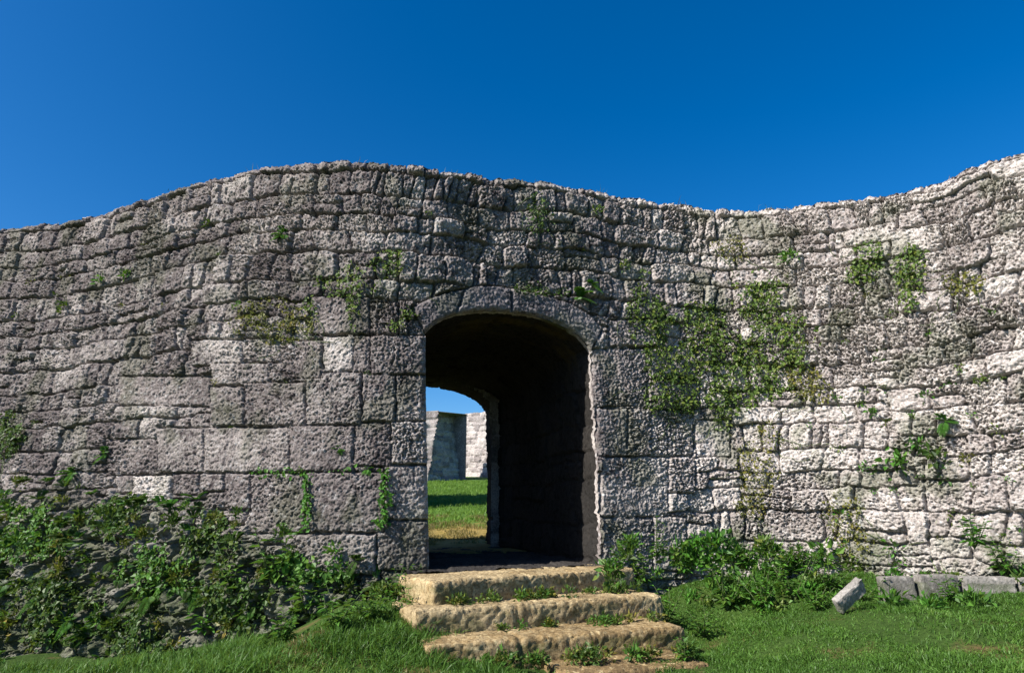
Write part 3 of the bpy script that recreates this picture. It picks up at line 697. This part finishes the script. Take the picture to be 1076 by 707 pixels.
def patch(name, blobs, label, cat, mat, dens=2600, leaf=.026, thr=.0, seed=0, lift=.05, group=None, hang=.25):
    """a creeper spread over the stones: blobs = pixel ellipses (cx, cy, rx, ry); leaves sit a little off the face"""
    f = np.zeros(WPX.shape)
    for cx, cy, rx, ry in blobs:
        f = np.maximum(f, 1 - ((WPX - cx) / rx) ** 2 - ((WPY - cy) / ry) ** 2)
    nz = fbm(S * 3.1, Z * 3.1, 900 + seed, 3)
    m = np.where(((f + .75 * nz - thr) > 0.25) & (f > 0) & VISIBLE)
    if not len(m[0]): return
    area = len(m[0]) * DS * DS; n = max(25, int(area * dens))
    w = np.clip(f[m] + .75 * nz[m], .05, 1); w = w ** 1.3 + 1.0 * (DD[m] < .03); w /= w.sum()
    k = rng.choice(len(m[0]), n, p=w); p = WP[m][k]; nr = WN[m][k]
    thick = lift * (.3 + 1.2 * np.clip(f[m][k], 0, 1)) * rng.random(n) ** .7
    c = p + nr * (thick[:, None] + .01) + rng.normal(0, .008, (n, 3))
    up = np.array([0, 0, 1.0])
    nn = unit(nr * .9 + up * .5 + rng.normal(0, .55, (n, 3)))
    ax = unit(np.cross(nn, unit(rng.normal(0, 1, (n, 3)))) + np.array([0, 0, -hang]) * rng.random((n, 1)))
    sz = leaf * (.45 + 1.15 * rng.random(n) ** 1.4)
    L = Leaves(); L.ovate(c, ax, nn, sz * 1.25, sz, .2)
    loc = c.mean(0); o = L.build(name, mat, None, loc)
    if area > .10:                                           # runners that creep over the stones
        SV, SF, n0 = [], [], 0; rr = np.random.default_rng(seed + 5); nI, nJ = WPX.shape
        for _ in range(int(4 + area * 9)):
            q = rr.integers(len(m[0])); i, j = float(m[0][q]), float(m[1][q]); a = rr.uniform(-2.6, -.5); pts = []
            for _s in range(int(rr.uniform(10, 26))):
                ii_, jj_ = int(np.clip(i, 0, nI - 1)), int(np.clip(j, 0, nJ - 1))
                if not VISIBLE[ii_, jj_]: break
                pts.append(WP[ii_, jj_] + WN[ii_, jj_] * .016); i += 4 * math.cos(a); j += 4 * math.sin(a); a += rr.normal(0, .35)
            if len(pts) > 5:
                v, f_ = tube(np.array(pts), .005, .002, 4); SV.append(v); SF.append(f_ + n0); n0 += len(v)
        if SV: st_ = mesh_obj('runner', np.vstack(SV) - loc, np.vstack(SF), M_STEM, None, True); st_.parent = o
    return tag(o, label, cat, group)
def fern_mesh(L, base, nrm, size, nfr=9, seed=0, up=.8):
    r = np.random.default_rng(seed)
    for k in range(nfr):
        t = r.normal(0, 1, 3); t -= nrm * t.dot(nrm); t /= np.linalg.norm(t) + 1e-9
        d = nrm * (.45 + .4 * r.random()) + t * .85 + np.array([0, 0, up * .55]); d /= np.linalg.norm(d)
        ln = size * (.55 + .6 * r.random()); m = 19
        q = np.linspace(.06, 1, m)[:, None]
        sp = base + d * ln * q + np.array([0, 0, -1]) * ln * .45 * q ** 2
        tan = unit(np.gradient(sp, axis=0)); sd_ = unit(np.cross(tan, np.array([0, 0, 1.0]) + .2 * nrm)); nr = unit(np.cross(sd_, tan))
        wl = ln * .30 * (np.sin(np.pi * np.clip(q[:, 0] * .82 + .18, 0, 1)) + .12)
        rn = np.clip(r.random() * .6 + .4 * r.random(m), 0, 1)
        for sg in (1, -1): L.ovate(sp, unit(sd_ * sg + tan * .55), nr, wl, wl * .22, .1, rn)
def tuft(L, base, nrm, size, n=26, seed=0, mixblade=.3):
    """small round leafy tuft"""
    r = np.random.default_rng(seed); n = int(n)
    d = unit(r.normal(0, 1, (n, 3)) + nrm * .9 + np.array([0, 0, .5]))
    c = base + d * size * (.15 + .75 * r.random((n, 1)) ** .8) * np.array([1, 1, .85])
    ax = unit(d + r.normal(0, .5, (n, 3))); nn = unit(np.cross(ax, r.normal(0, 1, (n, 3))) + np.array([0, 0, .6]))
    nn = unit(nn - ax * np.sum(nn * ax, 1)[:, None])
    sz = size * (.22 + .2 * r.random(n)); L.ovate(c, ax, nn, sz * 1.3, sz * .75, .25, r.random(n))
    st = int(n * mixblade)
    if st:
        d = unit(r.normal(0, .6, (st, 3)) + nrm * .5 + np.array([0, 0, .9])); o = unit(r.normal(0, 1, (st, 3)) + nrm)
        L.blades(np.repeat(base[None], st, 0) + r.normal(0, size * .12, (st, 3)), d, o, size * (.6 + .6 * r.random(st)), size * .05, .7, r.random(st))
def leafy_weed(base, nrm, size, label, seed, mat=None, nst=5, leaf=.30, group=None, name='leafy_weed', flower=False):
    """upright weed: stems, ovate leaves along them"""
    r = np.random.default_rng(seed); root = empty(name, base); tag(root, label, 'weed', group)
    L = Leaves(); SV, SF, n0 = [], [], 0; tip = None
    for k in range(nst):
        d = np.array([0, 0, 1.0]) + nrm * (.35 * r.random()) + r.normal(0, .38, 3) * np.array([1, 1, .2]); d /= np.linalg.norm(d)
        ln = size * (.6 + .5 * r.random()); q = np.linspace(0, 1, 7)[:, None]; side = r.normal(0, .16, 3)
        sp = base + d * ln * q + side * ln * q ** 2
        v, f = tube(sp, size * .014, size * .006); SV.append(v); SF.append(f + n0); n0 += len(v)
        m = 9 + int(3 * r.random()); tq_ = np.linspace(.2, 1, m); c = np.stack([np.interp(tq_, q[:, 0], sp[:, i]) for i in range(3)], -1)
        ang = np.arange(m) * 2.4 + r.random() * 6; out = np.stack([np.cos(ang), np.sin(ang), .35 - .55 * (1 - tq_)], -1); out = unit(out)
        nn = unit(np.array([0, 0, 1.0]) - out * out[:, 2:3]); sz = size * leaf * (.55 + .55 * r.random(m)) * (1.1 - .4 * tq_)
        L.ovate(c, out, nn, sz * 1.25, sz * .62, .25, r.random(m)); tip = sp[-1]
    L.build('foliage', mat or M_WEED, root); mesh_obj('stem', np.vstack(SV), np.vstack(SF), M_STEM, root, True)
    if flower:
        fl = Leaves(); m = 6; an = np.arange(m) * 2 * math.pi / m
        out = np.stack([np.cos(an), np.sin(an) - .3, np.full(m, .5)], -1); fl.ovate(np.repeat(tip[None], m, 0) + [0, -.02, .01], unit(out), unit(np.cross(out, np.stack([-np.sin(an), np.cos(an), an * 0], -1))), size * .10, size * .07, .2)
        fl.build('flower', M_PETAL, root)
    return root
def plant(kind, px, py, size_px, label, cat, mat, seed, group=None, name=None, off=.0):
    p, n = wall_at(px, py); dist = np.linalg.norm(p - EYE); size = size_px * dist / F0; L = Leaves(); base = p - n * .02
    if kind == 'fern': fern_mesh(L, base, n, size, 9, seed)
    else: tuft(L, base, n, size, 40, seed)
    return tag(L.build(name or ('fern' if kind == 'fern' else 'weed_tuft'), mat, None, base), label, cat, group)

# creepers on the right-hand wall
patch('creeper', [(795, 318, 46, 34), (745, 370, 62, 44), (708, 412, 40, 30), (762, 415, 40, 40), (815, 360, 50, 40), (790, 385, 60, 40), (700, 385, 24, 40), (820, 338, 34, 26), (690, 345, 26, 40), (838, 372, 24, 22), (735, 340, 50, 25)], 'large green creeper sprawling over the wall right of the gateway', 'creeper', M_IVY, 2500, .028, .10, 1, .05)
patch('creeper', [(855, 405, 30, 20), (836, 398, 18, 14)], 'small yellowish creeper just right of the large creeper', 'creeper', M_OLIVE, 2600, .022, -.05, 2)
patch('creeper', [(800, 488, 30, 48), (790, 520, 22, 30)], 'thin olive creeper hanging below the large creeper', 'creeper', M_OLIVE, 2000, .020, .0, 3, .03)
patch('creeper', [(768, 264, 24, 18)], 'olive creeper patch high above the large creeper', 'creeper', M_OLIVE, 2200, .020, .0, 4, .03)
patch('creeper', [(912, 272, 20, 24), (898, 290, 12, 12)], 'green creeper high on the right wall, left one of a neighbouring pair', 'creeper', M_IVY, 2800, .026, -.1, 5)
patch('creeper', [(960, 286, 22, 28), (955, 318, 11, 14)], 'green creeper high on the right wall, right one of a neighbouring pair', 'creeper', M_IVY, 2800, .026, -.1, 6)
patch('creeper', [(1012, 298, 26, 14)], 'dull olive creeper high near the right picture edge', 'creeper', M_OLIVE, 2400, .022, -.05, 7, .03)
patch('creeper', [(884, 540, 24, 36), (905, 575, 30, 18)], 'thin olive creeper low on the right wall above the tilted slab', 'creeper', M_OLIVE, 1700, .020, .05, 8, .03)
patch('creeper', [(668, 330, 10, 44), (676, 300, 14, 24), (682, 420, 10, 20)], 'narrow creeper climbing the joint beside the right jamb', 'creeper', M_IVY, 1800, .024, .0, 9, .03)
# left of and above the gateway
patch('creeper', [(288, 337, 46, 26), (316, 345, 22, 18), (262, 330, 22, 18)], 'mossy olive creeper patch on the wall left of the arch', 'creeper', M_OLIVE, 2600, .022, .16, 10, .035)
patch('creeper', [(340, 300, 26, 14), (372, 296, 30, 18), (402, 278, 24, 16), (412, 268, 24, 8), (372, 322, 9, 26), (330, 322, 12, 14)], 'ragged creeper rising towards the wall top left of the arch', 'creeper', M_IVY, 2000, .025, .0, 11, .04)
patch('creeper', [(325, 526, 6, 32)], 'upright strip of creeper in a joint left of the gateway', 'creeper', M_FERN, 3600, .026, -.4, 12, .04)
patch('creeper', [(404, 522, 7, 32), (400, 548, 9, 10)], 'upright strip of creeper nearest the left jamb', 'creeper', M_FERN, 3200, .026, -.35, 13, .04)
patch('creeper', [(566, 226, 20, 24), (556, 236, 12, 12)], 'dark creeper high above the arch', 'creeper', M_DARKW, 2300, .024, .05, 14, .03)
patch('creeper', [(556, 303, 18, 7), (580, 307, 20, 5)], 'thin creeper along the top of the arch ring', 'creeper', M_DARKW, 3000, .022, -.2, 15, .03)
patch('creeper', [(12, 455, 18, 24), (4, 470, 14, 12)], 'bushy creeper at the left picture edge', 'creeper', M_DARKW, 2600, .030, -.2, 16, .06)
patch('creeper', [(295, 496, 34, 5), (360, 494, 20, 5)], 'thin line of creeper along the long joint left of the gateway', 'creeper', M_FERN, 2200, .024, -.1, 17, .03)
patch('creeper', [(414, 343, 12, 8), (427, 330, 10, 7)], 'small creeper beside the left end of the arch ring', 'creeper', M_IVY, 2600, .022, -.2, 18, .03)
BANKP = [([(40, 560, 50, 40)], 'dark creeper over the upper left end of the bank'), ([(130, 545, 46, 30)], 'dark creeper on the bank below the small round stones'), ([(60, 640, 60, 46)], 'dark creeper over the lower left end of the bank'),
         ([(165, 600, 46, 36)], 'dark creeper in the middle of the left bank'), ([(150, 665, 50, 30)], 'dark creeper at the lower edge of the left bank'), ([(225, 565, 34, 34)], 'dark creeper on the bank above the tall weeds'), ([(330, 600, 44, 22)], 'dark creeper on the bank at the foot of the big blocks'), ([(255, 630, 50, 36)], 'dark creeper behind the tall weeds of the bank')]
for i, (bl, lab) in enumerate(BANKP): patch('creeper', bl, lab, 'creeper', M_DARKW if i % 3 else M_WEED, 2500, .034, .10, 60 + i, .06)
# ferns and tufts with a look or place of their own
SOLO = [('fern', 610, 312, 20, 'bright fern on the wall just above the arch ring', M_FERN), ('fern', 622, 298, 15, 'bright fern just above and right of another over the arch', M_FERN),
        ('fern', 297, 246, 15, 'green fern high on the wall left of the arch', M_FERN), ('tuft', 135, 288, 8, 'small green tuft high on the left wall, right one of a close pair', M_FERN),
        ('tuft', 107, 295, 9, 'small green tuft high on the left wall, left one of a close pair', M_FERN), ('tuft', 70, 323, 9, 'small dark tuft on the far left wall', M_DARKW),
        ('tuft', 221, 236, 8, 'little dark tuft near the wall top on the left', M_DARKW), ('fern', 356, 472, 11, 'bright fern on a big block left of the gateway', M_FERN),
        ('tuft', 250, 322, 7, 'tiny tuft just above the mossy olive creeper', M_FERN), ('fern', 110, 476, 12, 'fern in the joint of the left wall above the bank', M_FERN), ('fern', 76, 497, 14, 'fern low on the left wall where the bank begins', M_FERN),
        ('tuft', 830, 271, 12, 'round green tuft under the wall top, above the large creeper', M_FERN), ('tuft', 944, 490, 21, 'large bright round tuft low on the right wall', M_FERN),
        ('fern', 992, 442, 15, 'fern at mid height on the right wall', M_FERN), ('tuft', 962, 468, 11, 'small tuft just above the large bright round tuft', M_FERN), ('tuft', 984, 482, 15, 'dark tuft right of the large bright round tuft', M_DARKW),
        ('tuft', 932, 446, 8, 'small tuft above and left of the large bright round tuft', M_IVY), ('tuft', 958, 441, 7, 'small tuft between the mid height fern and its left neighbour', M_IVY), ('tuft', 1013, 483, 7, 'small yellow green tuft far right on the wall', M_OLIVE),
        ('tuft', 979, 350, 7, 'tiny bright tuft alone on the right wall', M_FERN), ('tuft', 926, 368, 6, 'tiny dark tuft on the right wall left of the bright one', M_DARKW), ('tuft', 655, 281, 9, 'small creeper tuft above and right of the arch', M_IVY),
        ('tuft', 610, 263, 7, 'little tuft between arch and wall top', M_IVY), ('tuft', 627, 222, 9, 'tuft just below the wall top above the arch', M_IVY), ('tuft', 450, 224, 6, 'faint tuft below the wall top left of the arch crown', M_DARKW),
        ('tuft', 1030, 400, 8, 'green tuft under a big pale stone at the far right', M_IVY), ('tuft', 905, 425, 7, 'small tuft in a joint right of the yellowish creeper', M_IVY), ('tuft', 880, 470, 7, 'small tuft between the olive creepers of the right wall', M_IVY),
        ('fern', 386, 492, 9, 'fern at the joint crossing left of the gateway', M_FERN), ('tuft', 1062, 455, 8, 'green tuft close to the right picture edge', M_IVY), ('tuft', 352, 580, 13, 'tuft at the wall foot left of the top step', M_FERN), ('fern', 395, 590, 14, 'fern at the wall foot beside the top step', M_FERN)]
for i, (kind, x, y, sz, lab, mat) in enumerate(SOLO): plant(kind, x, y, sz, lab, kind if kind == 'fern' else 'weed', mat, 1000 + i)
# the many tiny tufts in the joints of the right-hand wall and the left-hand wall, alike
r_ = np.random.default_rng(77)
def joint_tufts(n, x0, x1, y0, y1, label, group, mats, smin, smax):
    ok = np.where((DD < .025) & VISIBLE & (WPX > x0) & (WPX < x1) & (WPY > y0) & (WPY < y1))
    for k in r_.choice(len(ok[0]), n, replace=False):
        i, j = ok[0][k], ok[1][k]; L = Leaves(); size = r_.uniform(smin, smax) * np.linalg.norm(WP[i, j] - EYE) / F0
        tuft(L, WP[i, j] + WN[i, j] * .01, WN[i, j], size, 16, int(r_.integers(1e6)), .2)
        tag(L.build('weed_tuft', mats[int(r_.integers(len(mats)))], None, WP[i, j]), label, 'weed', group)
joint_tufts(40, 740, 1076, 290, 590, 'tiny weed rooted in a joint of the sunlit right wall', 'tiny weeds in the joints of the right wall', [M_IVY, M_OLIVE, M_FERN], 3, 6.5)
joint_tufts(26, 20, 440, 250, 520, 'tiny weed rooted in a joint of the left wall', 'tiny weeds in the joints of the left wall', [M_IVY, M_DARKW, M_OLIVE], 2.5, 5.5)
joint_tufts(34, 880, 1076, 370, 595, 'bright green tuft rooted low on the far right of the wall', 'bright tufts low on the right wall', [M_FERN, M_IVY, M_FERN], 5, 11)
# grass on the wall top
for i, x in enumerate((268, 285, 346, 375, 396, 470, 560, 628, 700, 716, 812, 905, 1005, 186, 120, 62)):
    k = np.argmin(np.abs(WPX[:, -1] - x)); b = WP[k, -1] + np.array([0, .04, -.03]); n = 10; L = Leaves(); sz = r_.uniform(.07, .14)
    L.blades(b + r_.normal(0, 1, (n, 3)) * [.06, .03, .008], unit(r_.normal(0, .35, (n, 3)) + [0, 0, 1]), unit(r_.normal(0, 1, (n, 3))), sz * r_.uniform(.5, 1.2, n), .006, .6)
    tag(L.build('grass_tuft', M_IVY if i % 3 else M_DRY, None, b), 'sparse grass tuft on the wall top against the sky', 'grass tuft', 'grass tufts along the wall top')

# ground plants: a point on the ground below a pixel
def ground_at(px, py):
    r = ray(px, py); ts = np.linspace(2.5, 9, 1500) / r[1]; P = EYE + r * ts[:, None]
    k = np.argmax(P[:, 2] < ground_z(P[:, 0], P[:, 1]) + bumpy(P[:, 0], P[:, 1])); p = P[k].copy()
    return p
WP_C = WP[::6, ::6].reshape(-1, 3); WC_X, WC_Y = project(WP_C)
def root_at(px, py):
    """where the line of sight through a pixel first meets the ground or the wall face"""
    g = ground_at(px, py); w, n = wall_at(px, py)
    x, y = project(w)
    if abs(x - px) < 8 and abs(y - py) < 8 and w[1] < g[1] + .05: return w, n
    return g, np.array([0, -.3, 1.0])
BIG = [(285, 596, 34, 'tall leafy weed with a white flower on the left bank', True), (322, 628, 30, 'leafy weed on the left bank just below the flowering weed', False), (352, 650, 30, 'leafy weed at the foot of the left bank near the grass', False),
       (243, 606, 28, 'leafy weed left of the flowering weed', False), (262, 640, 30, 'leafy weed low on the bank below the flowering weed', False), (392, 640, 24, 'leafy weed between the left bank and the steps', False),
       (216, 655, 22, 'yellow green weed among pale rubble on the left bank', False), (302, 664, 24, 'leafy weed at the lower edge of the left bank', False)]
for i, (x, y, sz, lab, fl) in enumerate(BIG):
    p, n = root_at(x, y + sz * .5); leafy_weed(p, np.array([0, -1.0, 0]), sz * 1.35 * np.linalg.norm(p - EYE) / F0, lab, 2000 + i, M_WEED if i not in (6,) else M_FERN, 6, .30, None, 'leafy_weed', fl)
BIGR = [(690, 578, 24, 'bushy weed against the block at the foot of the right jamb'), (750, 604, 30, 'tall bushy weed over the dark hollow right of the steps'), (818, 600, 26, 'bushy weed against the wall left of the tilted slab'), (870, 612, 26, 'bushy weed between wall foot and tilted slab'), (412, 622, 22, 'leafy weed on the slope left of the top step'), (428, 640, 20, 'leafy weed just left of the second step'), (432, 604, 16, 'leafy weed at the foot of the left jamb'), (613, 660, 17, 'leafy weed growing in front of the second step'), (700, 648, 26, 'leafy weed at the right end of the second step'), (676, 604, 26, 'leafy weed at the right end of the top step'), (722, 596, 26, 'leafy weed at the wall foot right of the top step'),
        (650, 590, 18, 'leafy weed at the foot of the right jamb'), (764, 628, 30, 'leafy weed at the edge of the dark hollow right of the steps'), (800, 632, 28, 'leafy weed between dark hollow and tilted slab'), (836, 618, 30, 'tall leafy weed at the wall foot left of the tilted slab'),
        (858, 632, 22, 'leafy weed right beside the tilted slab'), (1024, 566, 26, 'leafy shrub on the right wall above the kerb stones'), (1056, 596, 26, 'leafy shrub behind the kerb stones at the right picture edge'), (905, 625, 18, 'weed growing right behind the tilted slab'),
        (1003, 625, 20, 'weed hiding the second kerb stone'), (720, 690, 18, 'weed beside the lowest step'), (740, 660, 24, 'weed right of the third step'), (445, 618, 18, 'weed at the left end of the top step'), (784, 590, 22, 'weed at the wall foot below the thin olive creeper')]
for i, (x, y, sz, lab) in enumerate(BIGR):
    p, n = root_at(x, y + sz * .4); leafy_weed(p, n if abs(n[2]) < .5 else np.array([0, -1.0, 0]), sz * (1.45 if 640 < x < 870 and sz > 20 else 1.35) * np.linalg.norm(p - EYE) / F0, lab, 2100 + i, M_FERN if i % 3 else M_WEED, 7, .22)
# bank plants that nothing tells apart
r2 = np.random.default_rng(33)
def scatter(n, region, label, group, kind, mat, s0, s1, cat, name):
    c = 0
    while c < n:
        x = r2.uniform(region[0], region[2]); y = r2.uniform(region[1], region[3])
        if len(region) > 4 and not region[4](x, y): continue
        p, nn = root_at(x, y); sz = r2.uniform(s0, s1) * np.linalg.norm(p - EYE) / F0; L = Leaves(); nd = nn if abs(nn[2]) < .5 else np.array([0, -.5, .86])
        if kind == 'fern': fern_mesh(L, p, nd, sz, 7, int(r2.integers(1e6)))
        else: tuft(L, p, nd, sz, 42, int(r2.integers(1e6)), .35)
        tag(L.build(name, mat if not isinstance(mat, list) else mat[int(r2.integers(len(mat)))], None, p), label, cat, group); c += 1
bank = lambda x, y: y > np.interp(x, [0, 60, 150, 230, 330, 430], [500, 505, 515, 520, 570, 600]) and y < np.interp(x, [0, 110, 230, 330, 430], [707, 700, 690, 668, 650])
scatter(80, (-15, 490, 430, 707, bank), 'dark fern among the weeds of the bank left of the steps', 'ferns on the bank left of the steps', 'fern', [M_DARKW, M_WEED, M_DARKW, M_FERN], 10, 19, 'fern', 'fern')
scatter(74, (-15, 495, 430, 707, bank), 'low leafy tuft on the bank left of the steps', 'low weeds on the bank left of the steps', 'tuft', [M_DARKW, M_WEED, M_OLIVE, M_DARKW], 7, 14, 'weed', 'weed_tuft')
rfoot = lambda x, y: y > np.interp(x, [640, 720, 800, 880, 930, 1076], [568, 570, 575, 582, 610, 612]) and y < np.interp(x, [640, 700, 760, 800, 900, 1076], [612, 625, 650, 650, 640, 640])
scatter(66, (640, 565, 1085, 660, rfoot), 'low leafy weed at the foot of the right wall', 'low weeds at the foot of the right wall', 'tuft', [M_WEED, M_FERN, M_IVY], 9, 19, 'weed', 'weed_tuft')
scatter(6, (430, 608, 735, 705), 'low weed in the angle of the stone steps', 'weeds in the angles of the steps', 'tuft', [M_WEED, M_IVY, M_OLIVE], 5, 9, 'weed', 'weed_tuft')

def row(n, a, b, label, group, s0, s1, mats, lo=0.0, hi=1.0):
    for _ in range(n):
        t = r2.uniform(lo, hi); x = a[0] + (b[0] - a[0]) * t; y = a[1] + (b[1] - a[1]) * t + abs(r2.normal(0, 1.2))
        rr = ray(x, y); z = a[2]; p = EYE + rr * ((z - EYE[2]) / rr[2]); sz = r2.uniform(s0, s1) * np.linalg.norm(p - EYE) / F0; L = Leaves()
        tuft(L, p, np.array([.35, -.85, .4]), sz, 34, int(r2.integers(1e6)), .4)
        tag(L.build('weed_tuft', mats[int(r2.integers(len(mats)))], None, p), label, 'weed', group)
SM = [M_WEED, M_IVY, M_DARKW, M_OLIVE]
row(34, (460, 634, -.19), (668, 619, -.19), 'low weed rooted below the top step', 'weeds below the top step', 6, 12, SM)
row(18, (440, 667, -.37), (700, 649, -.37), 'low weed rooted below the second step', 'weeds below the second step', 6, 12, SM, .3, 1)
row(30, (452, 700, -.50), (724, 684, -.50), 'low weed rooted below the third step', 'weeds below the third step', 8, 15, SM, .2, 1)
row(14, (396, 622, -.16), (446, 620, -.16), 'low weed beside the left end of the top step', 'weeds beside the left end of the top step', 7, 13, SM)
# ------------------------------------------------------------------ grass (stuff)
def grass(name, n, box, inside, L0, L1, mat, label, seed, wid=.006):
    r = np.random.default_rng(seed); x = r.uniform(box[0], box[2], n * 3); y = r.uniform(box[1], box[3], n * 3)
    keep_ = inside(x, y); x = x[keep_][:n]; y = y[keep_][:n]
    z = ground_z(x, y) + bumpy(x, y) - .006; m = len(x); c = np.stack([x, y, z], -1)
    clump = .6 + .7 * smooth(-.4, .5, fbm(x * 2.2, y * 2.2, seed + 1, 3))
    L = Leaves(); L.blades(c, unit(r.normal(0, .38, (m, 3)) * [1, 1, .2] + [0, 0, 1]), unit(r.normal(0, 1, (m, 3)) * [1, 1, .1]), r.uniform(L0, L1, m) * clump, wid * r.uniform(.6, 1.3, m), r.uniform(.2, 1, m), np.clip(r.random(m) * .8 + .25 * fbm(x * 1.5, y * 1.5, seed + 2, 2), 0, 1))
    return tag(L.build(name, mat, None, (0, 5, 0)), label, 'grass', None, 'stuff')
def front(x, y): return y < np.interp(x, PLAN[:, 0], PLAN[:, 1]) - .06
def bare(x, y): return fbm(x * .9, y * .9, 641, 3) < .42
grass('grass', 120000, (.3, 2.6, 5.6, 7.2), lambda x, y: front(x, y) & (x > .30 + np.clip(y - 4.7, 0, 1) * 1.0) & (bare(x, y) | (rng.random(len(x)) < .25)), .025, .058, M_GRASS, 'short green grass of the lawn right of the steps', 71)
grass('grass', 66000, (-4.4, 3.6, .4, 6.5), lambda x, y: front(x, y) & (y < np.interp(x, [-4.4, -3.3, -2.6, -1.75, -1.2, -.8, .1], [6.4, 6.1, 5.9, 5.7, 5.75, 5.7, 4.8])) & (bare(x, y) | (rng.random(len(x)) < .35)), .05, .13, M_GRASS, 'longer green grass below the bank left of the steps', 72)
grass('dry_grass', 15000, (-1.5, 4.1, -.4, 5.6), lambda x, y: front(x, y) & (fbm(x * 1.6, y * 1.6, 88, 2) > -.1), .03, .07, M_DRY, 'straw coloured dry grass left of the lower steps', 73)
inner = lambda x, y: y > back_y(x) + .25
grass('courtyard_grass', 26000, (-4.2, 13.0, .8, 30), lambda x, y: inner(x, y) & (np.abs(x + .085 * y) < .075 * y), .05, .13, M_LAWNB, 'sunlit grass of the courtyard lawn beyond the gateway', 74, .012)
grass('dry_grass', 9000, (-3.2, 10.6, 1.0, 15.2), lambda x, y: inner(x, y) & (np.abs(x + .085 * y) < .09 * y) & (fbm(x * 1.3, y * 1.3, 93, 3) > -.25), .04, .10, M_DRY, 'straw coloured grass just beyond the far end of the passage', 75, .010)
